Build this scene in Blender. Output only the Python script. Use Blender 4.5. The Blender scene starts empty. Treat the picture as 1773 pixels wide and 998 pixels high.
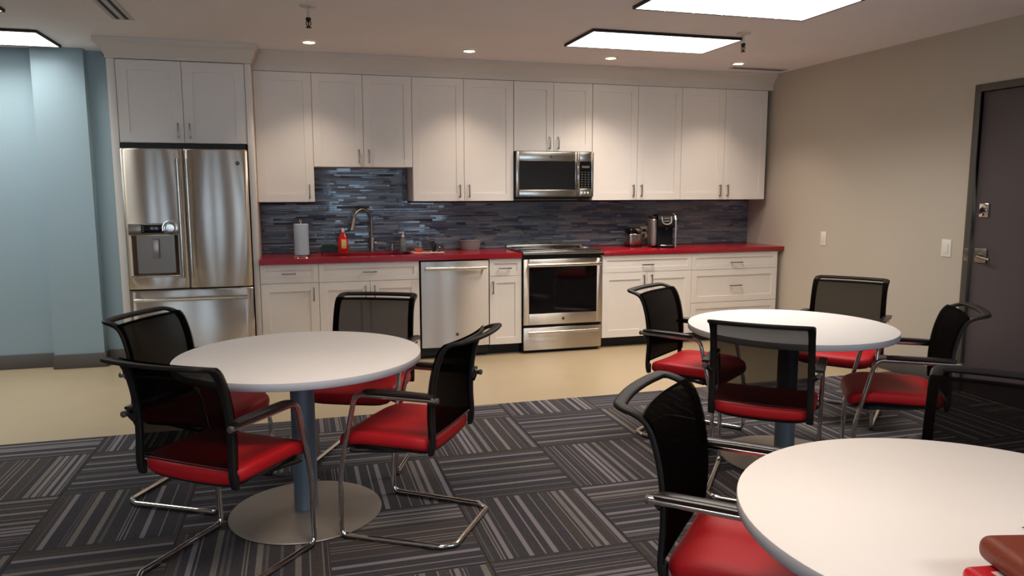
import bpy, bmesh, math, random
from mathutils import Vector, Matrix
R = math.radians
rnd = random.Random(7)
scene = bpy.context.scene
col = scene.collection

# ------------------------------------------------------------------ camera, world, exposure
cam_data = bpy.data.cameras.new('camera')
cam = bpy.data.objects.new('camera', cam_data); col.objects.link(cam)
CX, CY, CZ, YAW, PITCH, ROLL, FPX = -1.913, -6.972, 1.466, .279, .130, -.002, 1293.0
_F = Vector((math.sin(YAW)*math.cos(PITCH), math.cos(YAW)*math.cos(PITCH), -math.sin(PITCH)))
_Rr = Vector((math.cos(YAW), -math.sin(YAW), 0)); _U = _Rr.cross(_F)
_R2 = _Rr*math.cos(ROLL)+_U*math.sin(ROLL); _U2 = -_Rr*math.sin(ROLL)+_U*math.cos(ROLL)
m = Matrix((( _R2.x, _U2.x, -_F.x, CX), (_R2.y, _U2.y, -_F.y, CY), (_R2.z, _U2.z, -_F.z, CZ), (0, 0, 0, 1)))
cam.matrix_world = m
cam_data.sensor_width = 36.0; cam_data.lens = FPX/1773*36
cam_data.clip_start = .05
scene.camera = cam
scene.view_settings.view_transform = 'Standard'; scene.view_settings.look = 'None'
scene.view_settings.gamma = 1; scene.view_settings.use_curve_mapping = False
scene.view_settings.exposure = 0.0
scene.cycles.use_denoising = True
scene.cycles.max_bounces = 8
scene.cycles.transparent_max_bounces = 24
scene.cycles.sample_clamp_indirect = 4
scene.cycles.caustics_reflective = False; scene.cycles.caustics_refractive = False

world = bpy.data.worlds.new('sky'); scene.world = world; world.use_nodes = True
bg = world.node_tree.nodes['Background']
bg.inputs[0].default_value = (.62, .78, 1.0, 1); bg.inputs[1].default_value = 7.0

PANEL_E = 2.2         # radiance of the lenses themselves
PANEL_W = 26.5        # power each ceiling panel sends down
PANEL_W_LEFT = 17.0
PANEL_SPREAD = 140
CAN_W = 42.0          # downlight power
CEIL = 2.6
WX = 2.69             # right wall
WLX = -6.723          # left wall
WFY = -11.587         # wall behind the camera

# ------------------------------------------------------------------ helpers
def lin(c):
    return tuple(((x/255)/12.92 if x/255 <= .04045 else ((x/255+.055)/1.055)**2.4) for x in c)

def nt(mat): return mat.node_tree.nodes, mat.node_tree.links

def mat(name, rgb, rough=.5, metal=0, spec=.5, emit=None, estr=0, trans=0, alpha=1, coat=0, ior=1.45,
        var=0, vscale=4, bump=0, bscale=200, bstretch=(1, 1, 1), aniso=0, rvar=0, obj_var=0):
    mt = bpy.data.materials.new(name); mt.use_nodes = True
    n, l = nt(mt); b = n['Principled BSDF']
    c = lin(rgb)
    b.inputs['Base Color'].default_value = (*c, 1)
    b.inputs['Roughness'].default_value = rough; b.inputs['Metallic'].default_value = metal
    b.inputs['Specular IOR Level'].default_value = spec
    b.inputs['IOR'].default_value = ior
    b.inputs['Transmission Weight'].default_value = trans
    b.inputs['Alpha'].default_value = alpha
    b.inputs['Coat Weight'].default_value = coat
    b.inputs['Anisotropic'].default_value = aniso
    if aniso:      # horizontal brushing: reflections smear up and down
        tg = n.new('ShaderNodeTangent'); tg.direction_type = 'RADIAL'; tg.axis = 'Z'; l.new(tg.outputs[0], b.inputs['Tangent'])
        b.inputs['Anisotropic Rotation'].default_value = .25
    if emit: b.inputs['Emission Color'].default_value = (*emit, 1); b.inputs['Emission Strength'].default_value = estr
    if var or bump or rvar:
        tc = n.new('ShaderNodeTexCoord')
    if var:
        nz = n.new('ShaderNodeTexNoise'); nz.inputs['Scale'].default_value = vscale; nz.inputs['Detail'].default_value = 6
        l.new(tc.outputs['Object'], nz.inputs['Vector'])
        mr = n.new('ShaderNodeMapRange'); mr.inputs['To Min'].default_value = 1-var; mr.inputs['To Max'].default_value = 1+var
        mr.inputs['From Min'].default_value = .3; mr.inputs['From Max'].default_value = .7
        l.new(nz.outputs['Fac'], mr.inputs['Value'])
        mx = n.new('ShaderNodeMix'); mx.data_type = 'RGBA'; mx.blend_type = 'MULTIPLY'; mx.inputs[0].default_value = 1
        mx.inputs[6].default_value = (*c, 1)
        cb = n.new('ShaderNodeCombineColor')
        for i in range(3): l.new(mr.outputs[0], cb.inputs[i])
        l.new(cb.outputs[0], mx.inputs[7]); l.new(mx.outputs[2], b.inputs['Base Color'])
    if rvar:
        nz2 = n.new('ShaderNodeTexNoise'); nz2.inputs['Scale'].default_value = 2.3; nz2.inputs['Detail'].default_value = 4
        l.new(tc.outputs['Object'], nz2.inputs['Vector'])
        mr2 = n.new('ShaderNodeMapRange'); mr2.inputs['To Min'].default_value = max(.02, rough-rvar); mr2.inputs['To Max'].default_value = rough+rvar
        mr2.inputs['From Min'].default_value = .3; mr2.inputs['From Max'].default_value = .7
        l.new(nz2.outputs['Fac'], mr2.inputs['Value']); l.new(mr2.outputs[0], b.inputs['Roughness'])
    if bump:
        mp = n.new('ShaderNodeMapping'); mp.inputs['Scale'].default_value = bstretch
        l.new(tc.outputs['Object'], mp.inputs['Vector'])
        nb = n.new('ShaderNodeTexNoise'); nb.inputs['Scale'].default_value = bscale; nb.inputs['Detail'].default_value = 3
        l.new(mp.outputs[0], nb.inputs['Vector'])
        bp = n.new('ShaderNodeBump'); bp.inputs['Strength'].default_value = bump; bp.inputs['Distance'].default_value = .001
        l.new(nb.outputs['Fac'], bp.inputs['Height']); l.new(bp.outputs[0], b.inputs['Normal'])
    return mt

M = {}
M['white_wood'] = mat('painted white wood', (228, 219, 209), .42, var=.02, vscale=3, bump=.05, bscale=120)
M['fascia'] = mat('painted white fascia', (214, 204, 192), .5, bump=.05, bscale=120)
M['ceiling'] = mat('ceiling paint', (236, 231, 234), .9, var=.03, vscale=1.2, bump=.15, bscale=300)
M['wall'] = mat('greige wall paint', (188, 178, 162), .7, var=.02, vscale=1, bump=.1, bscale=260)
M['wall_contrast'] = mat('wall darkened for reflections', (112, 100, 92), .7, var=.02, vscale=1, bump=.1, bscale=260)  # unseen wall made dark so mirrored window strips stand out
M['blue'] = mat('blue wall paint', (140, 158, 165), .6, var=.02, vscale=1, bump=.1, bscale=260)
M['base'] = mat('taupe rubber baseboard', (84, 78, 74), .5, bump=.05, bscale=90)
M['concrete'] = mat('polished tan concrete', (171, 152, 122), .34, var=.05, vscale=.6, rvar=.04, bump=.02, bscale=30)
M['red_top'] = mat('red solid surface', (150, 18, 30), .22, spec=.55, var=.04, vscale=30, coat=.2)
M['steel'] = mat('brushed stainless steel', (204, 194, 182), .3, 1, var=.02, vscale=2, aniso=1.0)
M['steel_v'] = mat('brushed stainless trim', (196, 188, 176), .2, 1, bump=.2, bscale=1.0, bstretch=(900, 6, 6))
M['recess'] = mat('dim dispenser cavity steel', (120, 106, 94), .35, 1, bump=.1, bscale=100)
M['chrome'] = mat('polished chrome', (215, 210, 205), .06, 1, rvar=.03)
M['nickel'] = mat('brushed nickel', (150, 142, 132), .3, 1, bump=.1, bscale=300)
M['black_glass'] = mat('black oven glass', (14, 12, 12), .05, spec=.5, var=.05)
M['mw_glass'] = mat('smoked microwave window', (22, 20, 20), .12, spec=.6, var=.05)
M['black'] = mat('black plastic', (20, 18, 17), .38, bump=.1, bscale=400)
M['gap'] = mat('near-black gap plastic', (18, 15, 13), .6, var=.05)  # near-black parts: appliance bodies, toe kicks, slots, sprinkler heads
M['gloss_black'] = mat('glossy black plastic', (12, 11, 11), .12, rvar=.03)
M['maker_black'] = mat('black coffee maker plastic', (14, 12, 12), .5, spec=.2, bump=.02)
M['frame_black'] = mat('black chair frame nylon', (26, 22, 20), .5, spec=.3, bump=.15, bscale=500)
M['arm_pad'] = mat('black arm pad', (34, 30, 27), .3, bump=.1, bscale=300)
M['red_vinyl'] = mat('red vinyl upholstery', (174, 24, 31), .5, spec=.3, var=.03, vscale=8, bump=.3, bscale=350)
M['laminate'] = mat('white table laminate', (232, 227, 222), .5, spec=.3, var=.012, vscale=3, bump=.03, bscale=200)
M['edge'] = mat('grey table edge band', (190, 187, 190), .45, bump=.05, bscale=100)
M['column'] = mat('grey metallic table column', (112, 120, 130), .35, .3, bump=.05, bscale=200)
M['plate'] = mat('brushed grey table base', (160, 150, 138), .36, .5, bump=.12, bscale=1, bstretch=(300, 8, 300), var=.03)
M['door_paint'] = mat('dark grey door paint', (78, 70, 72), .42, var=.03, vscale=1, bump=.05, bscale=150)
M['door_frame'] = mat('dark olive door frame paint', (76, 72, 64), .4, bump=.05, bscale=150)
M['white_plastic'] = mat('white plastic', (226, 220, 208), .35, var=.01)
M['panel'] = mat('lit diffuser', (255, 255, 250), .5, emit=(1, .97, .90), estr=PANEL_E)
M['panel_left'] = mat('lit diffuser cool', (255, 255, 255), .5, emit=(.95, 1, .98), estr=PANEL_E)
M['rib'] = mat('diffuser rib', (200, 196, 186), .5, emit=(1, .95, .85), estr=.75)
M['housing'] = mat('dark frame tone', (30, 28, 27), .6, bump=.05)  # on light panels this tone stands in for the lip's own shade
M['lamp_lens'] = mat('warm downlight lens', (255, 240, 210), .4, emit=(1, .82, .6), estr=22)
M['can'] = mat('downlight reflector', (220, 210, 195), .25, .6, rvar=.05)
M['towel'] = mat('paper towel', (176, 190, 198), .9, bump=.5, bscale=250)
M['soap_red'] = mat('red dish soap', (205, 30, 24), .12, coat=.4, var=.05)
M['soap_label'] = mat('soap label print', (226, 190, 120), .4, var=.35, vscale=90)
M['green'] = mat('dark green scouring pad', (28, 66, 48), .9, bump=.8, bscale=300)
M['clear'] = mat('clear glass', (235, 240, 238), .03, trans=1, ior=1.35)
M['clear_plastic'] = mat('frosted clear plastic', (196, 190, 186), .25, trans=.55, ior=1.2)
M['blue_lid'] = mat('blue translucent lid', (60, 66, 120), .3, trans=.2)
M['liquid'] = mat('pale soap liquid', (170, 176, 168), .15, trans=.6)
M['napkin'] = mat('white paper', (214, 190, 182), .9, bump=.3, bscale=200)
M['orange_red'] = mat('orange red sponge', (188, 74, 56), .85, bump=.6, bscale=300)
M['yellow'] = mat('yellow cord plastic', (196, 176, 60), .45, var=.03)
M['rose_steel'] = mat('toaster brushed steel', (176, 160, 152), .25, 1, bump=.2, bscale=1, bstretch=(6, 6, 700))
M['silver'] = mat('silver painted plastic', (160, 148, 140), .3, .6, rvar=.05)
M['screen'] = mat('grey lcd', (120, 122, 124), .2, emit=(.6, .65, .7), estr=.1)
M['print'] = mat('pale grey print', (150, 146, 140), .5, var=.05)
M['leather'] = mat('brown leather', (120, 50, 28), .42, var=.08, vscale=14, bump=.5, bscale=220)
M['red_case'] = mat('red glossy case', (196, 24, 40), .3, coat=.2, var=.04)
M['grout'] = mat('dark grout', (44, 42, 42), .8, bump=.3, bscale=200)
TILE = []
for i, (c, r) in enumerate([((86, 90, 101), .07), ((107, 108, 113), .1), ((70, 78, 97), .08), ((115, 111, 108), .3),
                            ((134, 131, 131), .22), ((61, 66, 76), .07), ((101, 97, 98), .35), ((90, 98, 117), .1)]):
    TILE.append(mat('mosaic glaze %s' % 'abcdefgh'[i], c, r, spec=.65, var=.1, vscale=30, coat=.25 if r < .2 else 0, bump=.2, bscale=40))

def glass_pane_mat():
    mt = bpy.data.materials.new('added window glass'); mt.use_nodes = True
    n, l = nt(mt); n.remove(n['Principled BSDF'])
    t = n.new('ShaderNodeBsdfTransparent'); t.inputs[0].default_value = (.9, .94, .95, 1)
    g = n.new('ShaderNodeBsdfGlossy'); g.inputs['Roughness'].default_value = .02
    nz = n.new('ShaderNodeTexNoise'); nz.inputs['Scale'].default_value = 3
    mr = n.new('ShaderNodeMapRange'); mr.inputs['To Min'].default_value = .05; mr.inputs['To Max'].default_value = .08
    l.new(nz.outputs['Fac'], mr.inputs['Value'])
    mx = n.new('ShaderNodeMixShader'); l.new(mr.outputs[0], mx.inputs[0])
    l.new(t.outputs[0], mx.inputs[1]); l.new(g.outputs[0], mx.inputs[2]); l.new(mx.outputs[0], n['Material Output'].inputs['Surface'])
    return mt
M['pane'] = glass_pane_mat()

def mesh_fabric_mat():
    """black mesh fabric: fine threads let part of the light through; the slab's depth absorbs more along slanted paths"""
    mt = bpy.data.materials.new('black mesh fabric'); mt.use_nodes = True
    n, l = nt(mt); b = n['Principled BSDF']
    b.inputs['Base Color'].default_value = (*lin((36, 30, 28)), 1); b.inputs['Roughness'].default_value = .7
    b.inputs['Specular IOR Level'].default_value = .05
    t = n.new('ShaderNodeBsdfTransparent')
    tc = n.new('ShaderNodeTexCoord'); nz = n.new('ShaderNodeTexNoise'); nz.inputs['Scale'].default_value = 400
    l.new(tc.outputs['Object'], nz.inputs['Vector'])
    mr = n.new('ShaderNodeMapRange'); mr.inputs['To Min'].default_value = .197; mr.inputs['To Max'].default_value = .2
    l.new(nz.outputs['Fac'], mr.inputs['Value'])
    mx = n.new('ShaderNodeMixShader'); l.new(mr.outputs[0], mx.inputs[0])
    l.new(t.outputs[0], mx.inputs[1]); l.new(b.outputs[0], mx.inputs[2]); l.new(mx.outputs[0], n['Material Output'].inputs['Surface'])
    va = n.new('ShaderNodeVolumeAbsorption'); va.inputs['Color'].default_value = (.0, .0, .0, 1); va.inputs['Density'].default_value = 310
    l.new(va.outputs[0], n['Material Output'].inputs['Volume'])
    return mt
M['mesh'] = mesh_fabric_mat()

def carpet_mat(name, rgb, amp):
    mt = bpy.data.materials.new(name); mt.use_nodes = True
    n, l = nt(mt); b = n['Principled BSDF']; b.inputs['Roughness'].default_value = .95; b.inputs['Specular IOR Level'].default_value = .1
    tc = n.new('ShaderNodeTexCoord'); oi = n.new('ShaderNodeObjectInfo')
    ad = n.new('ShaderNodeVectorMath'); ad.operation = 'ADD'
    sc = n.new('ShaderNodeVectorMath'); sc.operation = 'SCALE'; sc.inputs['Scale'].default_value = 17
    cx = n.new('ShaderNodeCombineXYZ'); l.new(oi.outputs['Random'], cx.inputs[0]); l.new(oi.outputs['Random'], cx.inputs[2])
    l.new(cx.outputs[0], sc.inputs[0]); l.new(tc.outputs['Object'], ad.inputs[0]); l.new(sc.outputs[0], ad.inputs[1])
    mp = n.new('ShaderNodeMapping'); mp.inputs['Scale'].default_value = (1, 2.6, 1); l.new(ad.outputs[0], mp.inputs['Vector'])
    nz = n.new('ShaderNodeTexNoise'); nz.inputs['Scale'].default_value = 130; nz.inputs['Detail'].default_value = 5; nz.inputs['Roughness'].default_value = .8
    l.new(mp.outputs[0], nz.inputs['Vector'])
    cr = n.new('ShaderNodeValToRGB'); c = lin(rgb)
    cr.color_ramp.elements[0].position = .36; cr.color_ramp.elements[1].position = .64
    cr.color_ramp.elements[0].color = (*[x*(1-amp) for x in c], 1); cr.color_ramp.elements[1].color = (*[x*(1+amp) for x in c], 1)
    l.new(nz.outputs['Fac'], cr.inputs[0]); l.new(cr.outputs[0], b.inputs['Base Color'])
    bp = n.new('ShaderNodeBump'); bp.inputs['Strength'].default_value = .6; bp.inputs['Distance'].default_value = .002
    l.new(nz.outputs['Fac'], bp.inputs['Height']); l.new(bp.outputs[0], b.inputs['Normal'])
    return mt
CARPET = [carpet_mat('carpet charcoal yarn', (62, 60, 63), .45), carpet_mat('carpet brown grey yarn', (70, 65, 63), .45),
          carpet_mat('carpet light grey yarn', (122, 116, 119), .15), carpet_mat('carpet khaki yarn', (112, 106, 101), .3),
          carpet_mat('carpet mid grey yarn', (88, 84, 86), .25)]

WL = {}  # world location of every parent (rotation free while building)
def tag(o, label=None, cat=None, group=None, kind=None):
    if label: o['label'] = label
    if cat: o['category'] = cat
    if group: o['group'] = group
    if kind: o['kind'] = kind
    return o
def empty(name, loc=(0, 0, 0), label=None, cat=None, group=None, kind=None):
    o = bpy.data.objects.new(name, None); col.objects.link(o); o.location = loc; o.empty_display_size = .1
    WL[o.name] = Vector(loc); return tag(o, label, cat, group, kind)

class MB:
    def __init__(s): s.v = []; s.f = []; s.mi = []; s.cur = 0
    def add(s, vs, fs, mi=None):
        o = len(s.v); s.v += [tuple(v) for v in vs]
        for f in fs: s.f.append(tuple(i+o for i in f)); s.mi.append(s.cur if mi is None else mi)
        return s
    def box(s, x0, x1, y0, y1, z0, z1, mi=None):
        x0, x1 = sorted((x0, x1)); y0, y1 = sorted((y0, y1)); z0, z1 = sorted((z0, z1))
        vs = [(x0, y0, z0), (x1, y0, z0), (x1, y1, z0), (x0, y1, z0), (x0, y0, z1), (x1, y0, z1), (x1, y1, z1), (x0, y1, z1)]
        return s.add(vs, [(0, 3, 2, 1), (4, 5, 6, 7), (0, 1, 5, 4), (1, 2, 6, 5), (2, 3, 7, 6), (3, 0, 4, 7)], mi)
    def bbox(s, x0, x1, y0, y1, z0, z1, r=.003, seg=2, mi=None):
        bm = bmesh.new(); bmesh.ops.create_cube(bm, size=1)
        for v in bm.verts: v.co = Vector(((x0+x1)/2+v.co.x*abs(x1-x0), (y0+y1)/2+v.co.y*abs(y1-y0), (z0+z1)/2+v.co.z*abs(z1-z0)))
        bmesh.ops.bevel(bm, geom=bm.edges[:], offset=min(r, .49*min(abs(x1-x0), abs(y1-y0), abs(z1-z0))), segments=seg, profile=.5, affect='EDGES')
        bm.verts.index_update()
        s.add([v.co.copy() for v in bm.verts], [[v.index for v in f.verts] for f in bm.faces], mi); bm.free(); return s
    def sweep(s, pts, w, t=None, seg=10, closed=False, normals=None, mi=None, caps=True, power=2.0):
        """sweep an ellipse (or superellipse) section along pts; w across, t along the given normal"""
        t = w if t is None else t
        pts = [Vector(p) for p in pts]; n = len(pts); tang = []
        for i in range(n):
            a = pts[(i-1) % n] if (closed or i > 0) else pts[i]; b = pts[(i+1) % n] if (closed or i < n-1) else pts[i]
            tang.append((b-a).normalized())
        if normals is None:
            up = Vector((0, 0, 1)) if abs(tang[0].z) < .9 else Vector((0, 1, 0))
            nn = (up-tang[0]*up.dot(tang[0])).normalized(); ns = [nn]
            for i in range(1, n):
                q = ns[-1]-tang[i]*ns[-1].dot(tang[i]); ns.append(q.normalized())
        else: ns = [(Vector(q)-tang[i]*Vector(q).dot(tang[i])).normalized() for i, q in enumerate(normals)]
        ws = w if isinstance(w, (list, tuple)) else [w]*n
        ts = t if isinstance(t, (list, tuple)) else [t]*n
        vs = []
        for i in range(n):
            bn = tang[i].cross(ns[i])
            for k in range(seg):
                a = 2*math.pi*(k+.5)/seg; c, q = math.cos(a), math.sin(a)
                c = math.copysign(abs(c)**(2/power), c); q = math.copysign(abs(q)**(2/power), q)
                vs.append(pts[i]+bn*ws[i]*c+ns[i]*ts[i]*q)
        fs = []
        for i in range(n if closed else n-1):
            j = (i+1) % n
            for k in range(seg): fs.append((i*seg+k, i*seg+(k+1) % seg, j*seg+(k+1) % seg, j*seg+k))
        if caps and not closed: fs.append(tuple(range(seg))[::-1]); fs.append(tuple((n-1)*seg+k for k in range(seg)))
        return s.add(vs, fs, mi)
    def lathe(s, prof, cx=0, cy=0, cz=0, seg=32, axis='z', mi=None):
        vs = []; fs = []; n = len(prof)
        for k in range(seg):
            a = 2*math.pi*k/seg; c, q = math.cos(a), math.sin(a)
            for (r, z) in prof:
                if axis == 'z': vs.append((cx+r*c, cy+r*q, cz+z))
                elif axis == 'y': vs.append((cx+r*c, cy+z, cz+r*q))
                else: vs.append((cx+z, cy+r*c, cz+r*q))
        for k in range(seg):
            k2 = (k+1) % seg
            for i in range(n-1):
                f = (k*n+i, k2*n+i, k2*n+i+1, k*n+i+1)
                if axis == 'y': f = f[::-1]
                if prof[i][0] < 1e-6: f = tuple(x for j, x in enumerate(f) if not (x == k2*n+i))
                elif prof[i+1][0] < 1e-6: f = tuple(x for x in f if x != k2*n+i+1)
                fs.append(f)
        return s.add(vs, fs, mi)
    def build(s, name, mats, parent=None, smooth=True, sharp=32, origin=None, **tags):
        if not isinstance(mats, (list, tuple)): mats = [mats]
        if origin is None:
            lo = [min(v[i] for v in s.v) for i in range(3)]; hi = [max(v[i] for v in s.v) for i in range(3)]
            origin = Vector(((lo[0]+hi[0])/2, (lo[1]+hi[1])/2, lo[2]))
        origin = Vector(origin)
        me = bpy.data.meshes.new(name); me.from_pydata([tuple(Vector(v)-origin) for v in s.v], [], s.f)
        for mt in mats: me.materials.append(mt)
        me.polygons.foreach_set('material_index', s.mi)
        bm = bmesh.new(); bm.from_mesh(me); bmesh.ops.remove_doubles(bm, verts=bm.verts, dist=1e-6)
        bmesh.ops.recalc_face_normals(bm, faces=bm.faces); bm.to_mesh(me); bm.free()
        if smooth:
            me.polygons.foreach_set('use_smooth', [True]*len(me.polygons)); me.set_sharp_from_angle(angle=R(sharp))
        me.update()
        o = bpy.data.objects.new(name, me); col.objects.link(o)
        WL[o.name] = origin
        if parent is not None: o.parent = parent; o.location = origin-WL[parent.name]
        else: o.location = origin
        return tag(o, **tags)

def copy_tree(o, parent=None):
    c = o.copy(); col.objects.link(c)
    if parent is not None: c.parent = parent
    for ch in list(o.children): copy_tree(ch, c)
    return c

def fillet(pts, rad, seg=6):
    """polyline with rounded corners; rad: one number or one per inner point"""
    pts = [Vector(p) for p in pts]; out = [pts[0]]
    rs = rad if isinstance(rad, (list, tuple)) else [rad]*(len(pts)-2)
    for i in range(1, len(pts)-1):
        a, b, c = pts[i-1], pts[i], pts[i+1]; u = (a-b).normalized(); w = (c-b).normalized()
        ang = u.angle(w); d = min(rs[i-1]/math.tan(ang/2), .49*(a-b).length, .49*(c-b).length)
        p0, p1 = b+u*d, b+w*d
        for k in range(seg+1):
            t = k/seg; out.append((1-t)**2*p0+2*t*(1-t)*b+t*t*p1)
    out.append(pts[-1]); return out

def text_mesh(name, body, size, mt, parent, loc, rot=(R(90), 0, 0), extrude=.0005):
    cu = bpy.data.curves.new(name, 'FONT'); cu.body = body; cu.size = size; cu.extrude = extrude; cu.align_x = 'CENTER'; cu.align_y = 'CENTER'
    cu.resolution_u = 3
    t = bpy.data.objects.new('tmp_text', cu); col.objects.link(t)
    dg = bpy.context.evaluated_depsgraph_get(); dg.update()
    me = bpy.data.meshes.new_from_object(t.evaluated_get(dg)); bpy.data.objects.remove(t)
    me.materials.clear(); me.materials.append(mt)
    o = bpy.data.objects.new(name, me); col.objects.link(o); o.parent = parent
    o.location = Vector(loc)-WL[parent.name]; o.rotation_euler = rot
    WL[o.name] = Vector(loc); return o

# ------------------------------------------------------------------ room shell
MB().box(WLX-.2, WX+.2, WFY-.2, .2, -.2, 0).build('floor', M['concrete'], kind='structure', smooth=False)
FLOOR = bpy.data.objects['floor']
MB().box(WLX-.2, WX+.2, WFY-.2, .2, CEIL, CEIL+.15).build('ceiling', M['ceiling'], kind='structure', smooth=False)
w = MB(); w.box(WLX-.2, -3.23, 0, .2, 0, CEIL, mi=0); w.box(-3.23, WX+.2, 0, .2, 0, CEIL, mi=1)
w.build('wall_back', [M['blue'], M['wall']], kind='structure', smooth=False)
MB().box(-3.885, -3.51, -.11, 0, 0, CEIL).build('wall_column', M['blue'], kind='structure', smooth=False)
# right wall with the door opening
DY0, DY1, DZ = -2.715, -3.72, 2.19
w = MB(); w.box(WX, WX+.2, DY0, .2, 0, CEIL); w.box(WX, WX+.2, WFY-.2, DY1, 0, CEIL); w.box(WX, WX+.2, DY1, DY0, DZ, CEIL); w.box(WX+.105, WX+.2, DY1, DY0, 0, DZ)  # last box: added backing that keeps sky from showing under the door
w.build('wall_right', M['wall'], kind='structure', smooth=False)
MB().box(WLX-.2, WLX, WFY-.2, .2, 0, CEIL).build('wall_left', M['wall'], kind='structure', smooth=False)
# wall behind the camera and windows added for daylight strips in the steel fronts
WIN = [(-5.6, -4.5), (-3.9, -2.8), (-1.2, -.1), (.6, 1.7)]
w = MB(); xs = [WLX-.2]+[a for p in WIN for a in p]+[WX+.2]
for i in range(0, len(xs), 2): w.box(xs[i], xs[i+1], WFY-.2, WFY, 0, CEIL)
for a, b in WIN: w.box(a, b, WFY-.2, WFY, 0, .12); w.box(a, b, WFY-.2, WFY, 2.35, CEIL)
w.build('wall_front', M['wall_contrast'], kind='structure', smooth=False)
for i, (a, b) in enumerate(WIN):
    e = empty('window_%d' % (i+1), ((a+b)/2, WFY-.1, .12), kind='structure')  # unseen window, added for its reflection in the steel
    f = MB()
    for q in ((a, a+.05, .12, 2.35), (b-.05, b, .12, 2.35), (a+.05, b-.05, .12, .17), (a+.05, b-.05, 2.3, 2.35), (a+.05, b-.05, 1.55, 1.59)):
        f.box(q[0], q[1], WFY-.13, WFY-.07, q[2], q[3])
    f.build('window_frame', M['housing'], e, smooth=False)
    MB().box(a+.05, b-.05, WFY-.103, WFY-.097, .17, 2.3).build('pane', M['pane'], e, smooth=False)

# baseboards
BH = .122
w = MB(); w.bbox(WLX, -3.885, -.012, -.0005, .001, BH, .004); w.bbox(-3.5, -3.241, -.012, -.0005, .001, BH, .004)
w.bbox(-3.897, -3.498, -.122, -.1105, .001, BH, .004); w.bbox(-3.897, -3.8855, -.1105, -.0125, .001, BH, .004); w.bbox(-3.5095, -3.498, -.1105, -.0125, .001, BH, .004)
w.build('baseboard_back', M['base'], kind='structure')
w = MB(); w.bbox(WX-.012, WX-.0005, DY0+.002, -.66, .006, BH, .004); w.bbox(WX-.012, WX-.0005, WFY, DY1-.002, .006, BH, .004)
w.build('baseboard_right', M['base'], kind='structure')

# carpet tiles, each laid on the floor slab with stripes turned a quarter from its neighbours
T = .61; TX0 = -1.233; TY0 = -2.437; TH = .005
def stripe_mesh(seed, x0, x1, ln):
    """one tile centred on its own origin; stripes run along local y"""
    q = random.Random(seed); b = MB(); h = T/2-.0012; x = -h; edges = []
    base = q.choice([0, 0, 1])
    while x < h-.004:
        if not edges or edges[-1][2] in (2, 3, 4):
            wd = q.choice([.008, .012, .018, .03, .045, .055]); k = 0 if q.random() < .7 else 1
            if not edges: wd = .016
        else:
            wd, k = q.choice([(.005, 2), (.005, 2), (.006, 3), (.005, 4), (.007, 2), (.02, 2), (.024, 3), (.022, 2), (.012, 4)])
        e = min(x+wd, h); edges.append((x, e, k)); x = e
    if edges[-1][2] in (2, 3): edges[-1] = (edges[-1][0], edges[-1][1], 0)
    hy = h; e2 = hy-.008
    for (a, c, k) in edges:
        a2, c2 = max(a, x0), min(c, x1)
        if c2 <= a2: continue
        yl, yh = max(-hy, -ln), min(hy, ln)
        if k in (2, 3, 4):
            b.add([(a2, yl+.007, TH), (c2, yl+.007, TH), (c2, yh-.007, TH), (a2, yh-.007, TH)], [(0, 1, 2, 3)], k)
            b.add([(a2, yl, TH), (c2, yl, TH), (c2, yl+.007, TH), (a2, yl+.007, TH)], [(0, 1, 2, 3)], 0)
            b.add([(a2, yh-.007, TH), (c2, yh-.007, TH), (c2, yh, TH), (a2, yh, TH)], [(0, 1, 2, 3)], 0)
        else: b.add([(a2, yl, TH), (c2, yl, TH), (c2, yh, TH), (a2, yh, TH)], [(0, 1, 2, 3)], k)
    X0, X1 = max(-h, x0), min(h, x1); yl, yh = max(-hy, -ln), min(hy, ln)
    b.add([(X0, yl, 0), (X1, yl, 0), (X1, yh, 0), (X0, yh, 0), (X0, yl, TH), (X1, yl, TH), (X1, yh, TH), (X0, yh, TH)],
          [(0, 1, 5, 4), (1, 2, 6, 5), (2, 3, 7, 6), (3, 0, 4, 7)], 0)
    return b
def tile_me(seed, x0=-1, x1=1, ln=1):
    b = stripe_mesh(seed, x0, x1, ln); me = bpy.data.meshes.new('carpet_tile'); me.from_pydata(b.v, [], b.f)
    for mt in CARPET: me.materials.append(mt)
    me.polygons.foreach_set('material_index', b.mi); me.update(); return me
VAR = [tile_me(100+i) for i in range(9)]
def place_tile(me, x, y, rot):
    o = bpy.data.objects.new('carpet_tile', me); col.objects.link(o); o.parent = FLOOR
    o.location = Vector((x, y, .0002))-WL['floor']; o.rotation_euler = (0, 0, rot)
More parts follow.
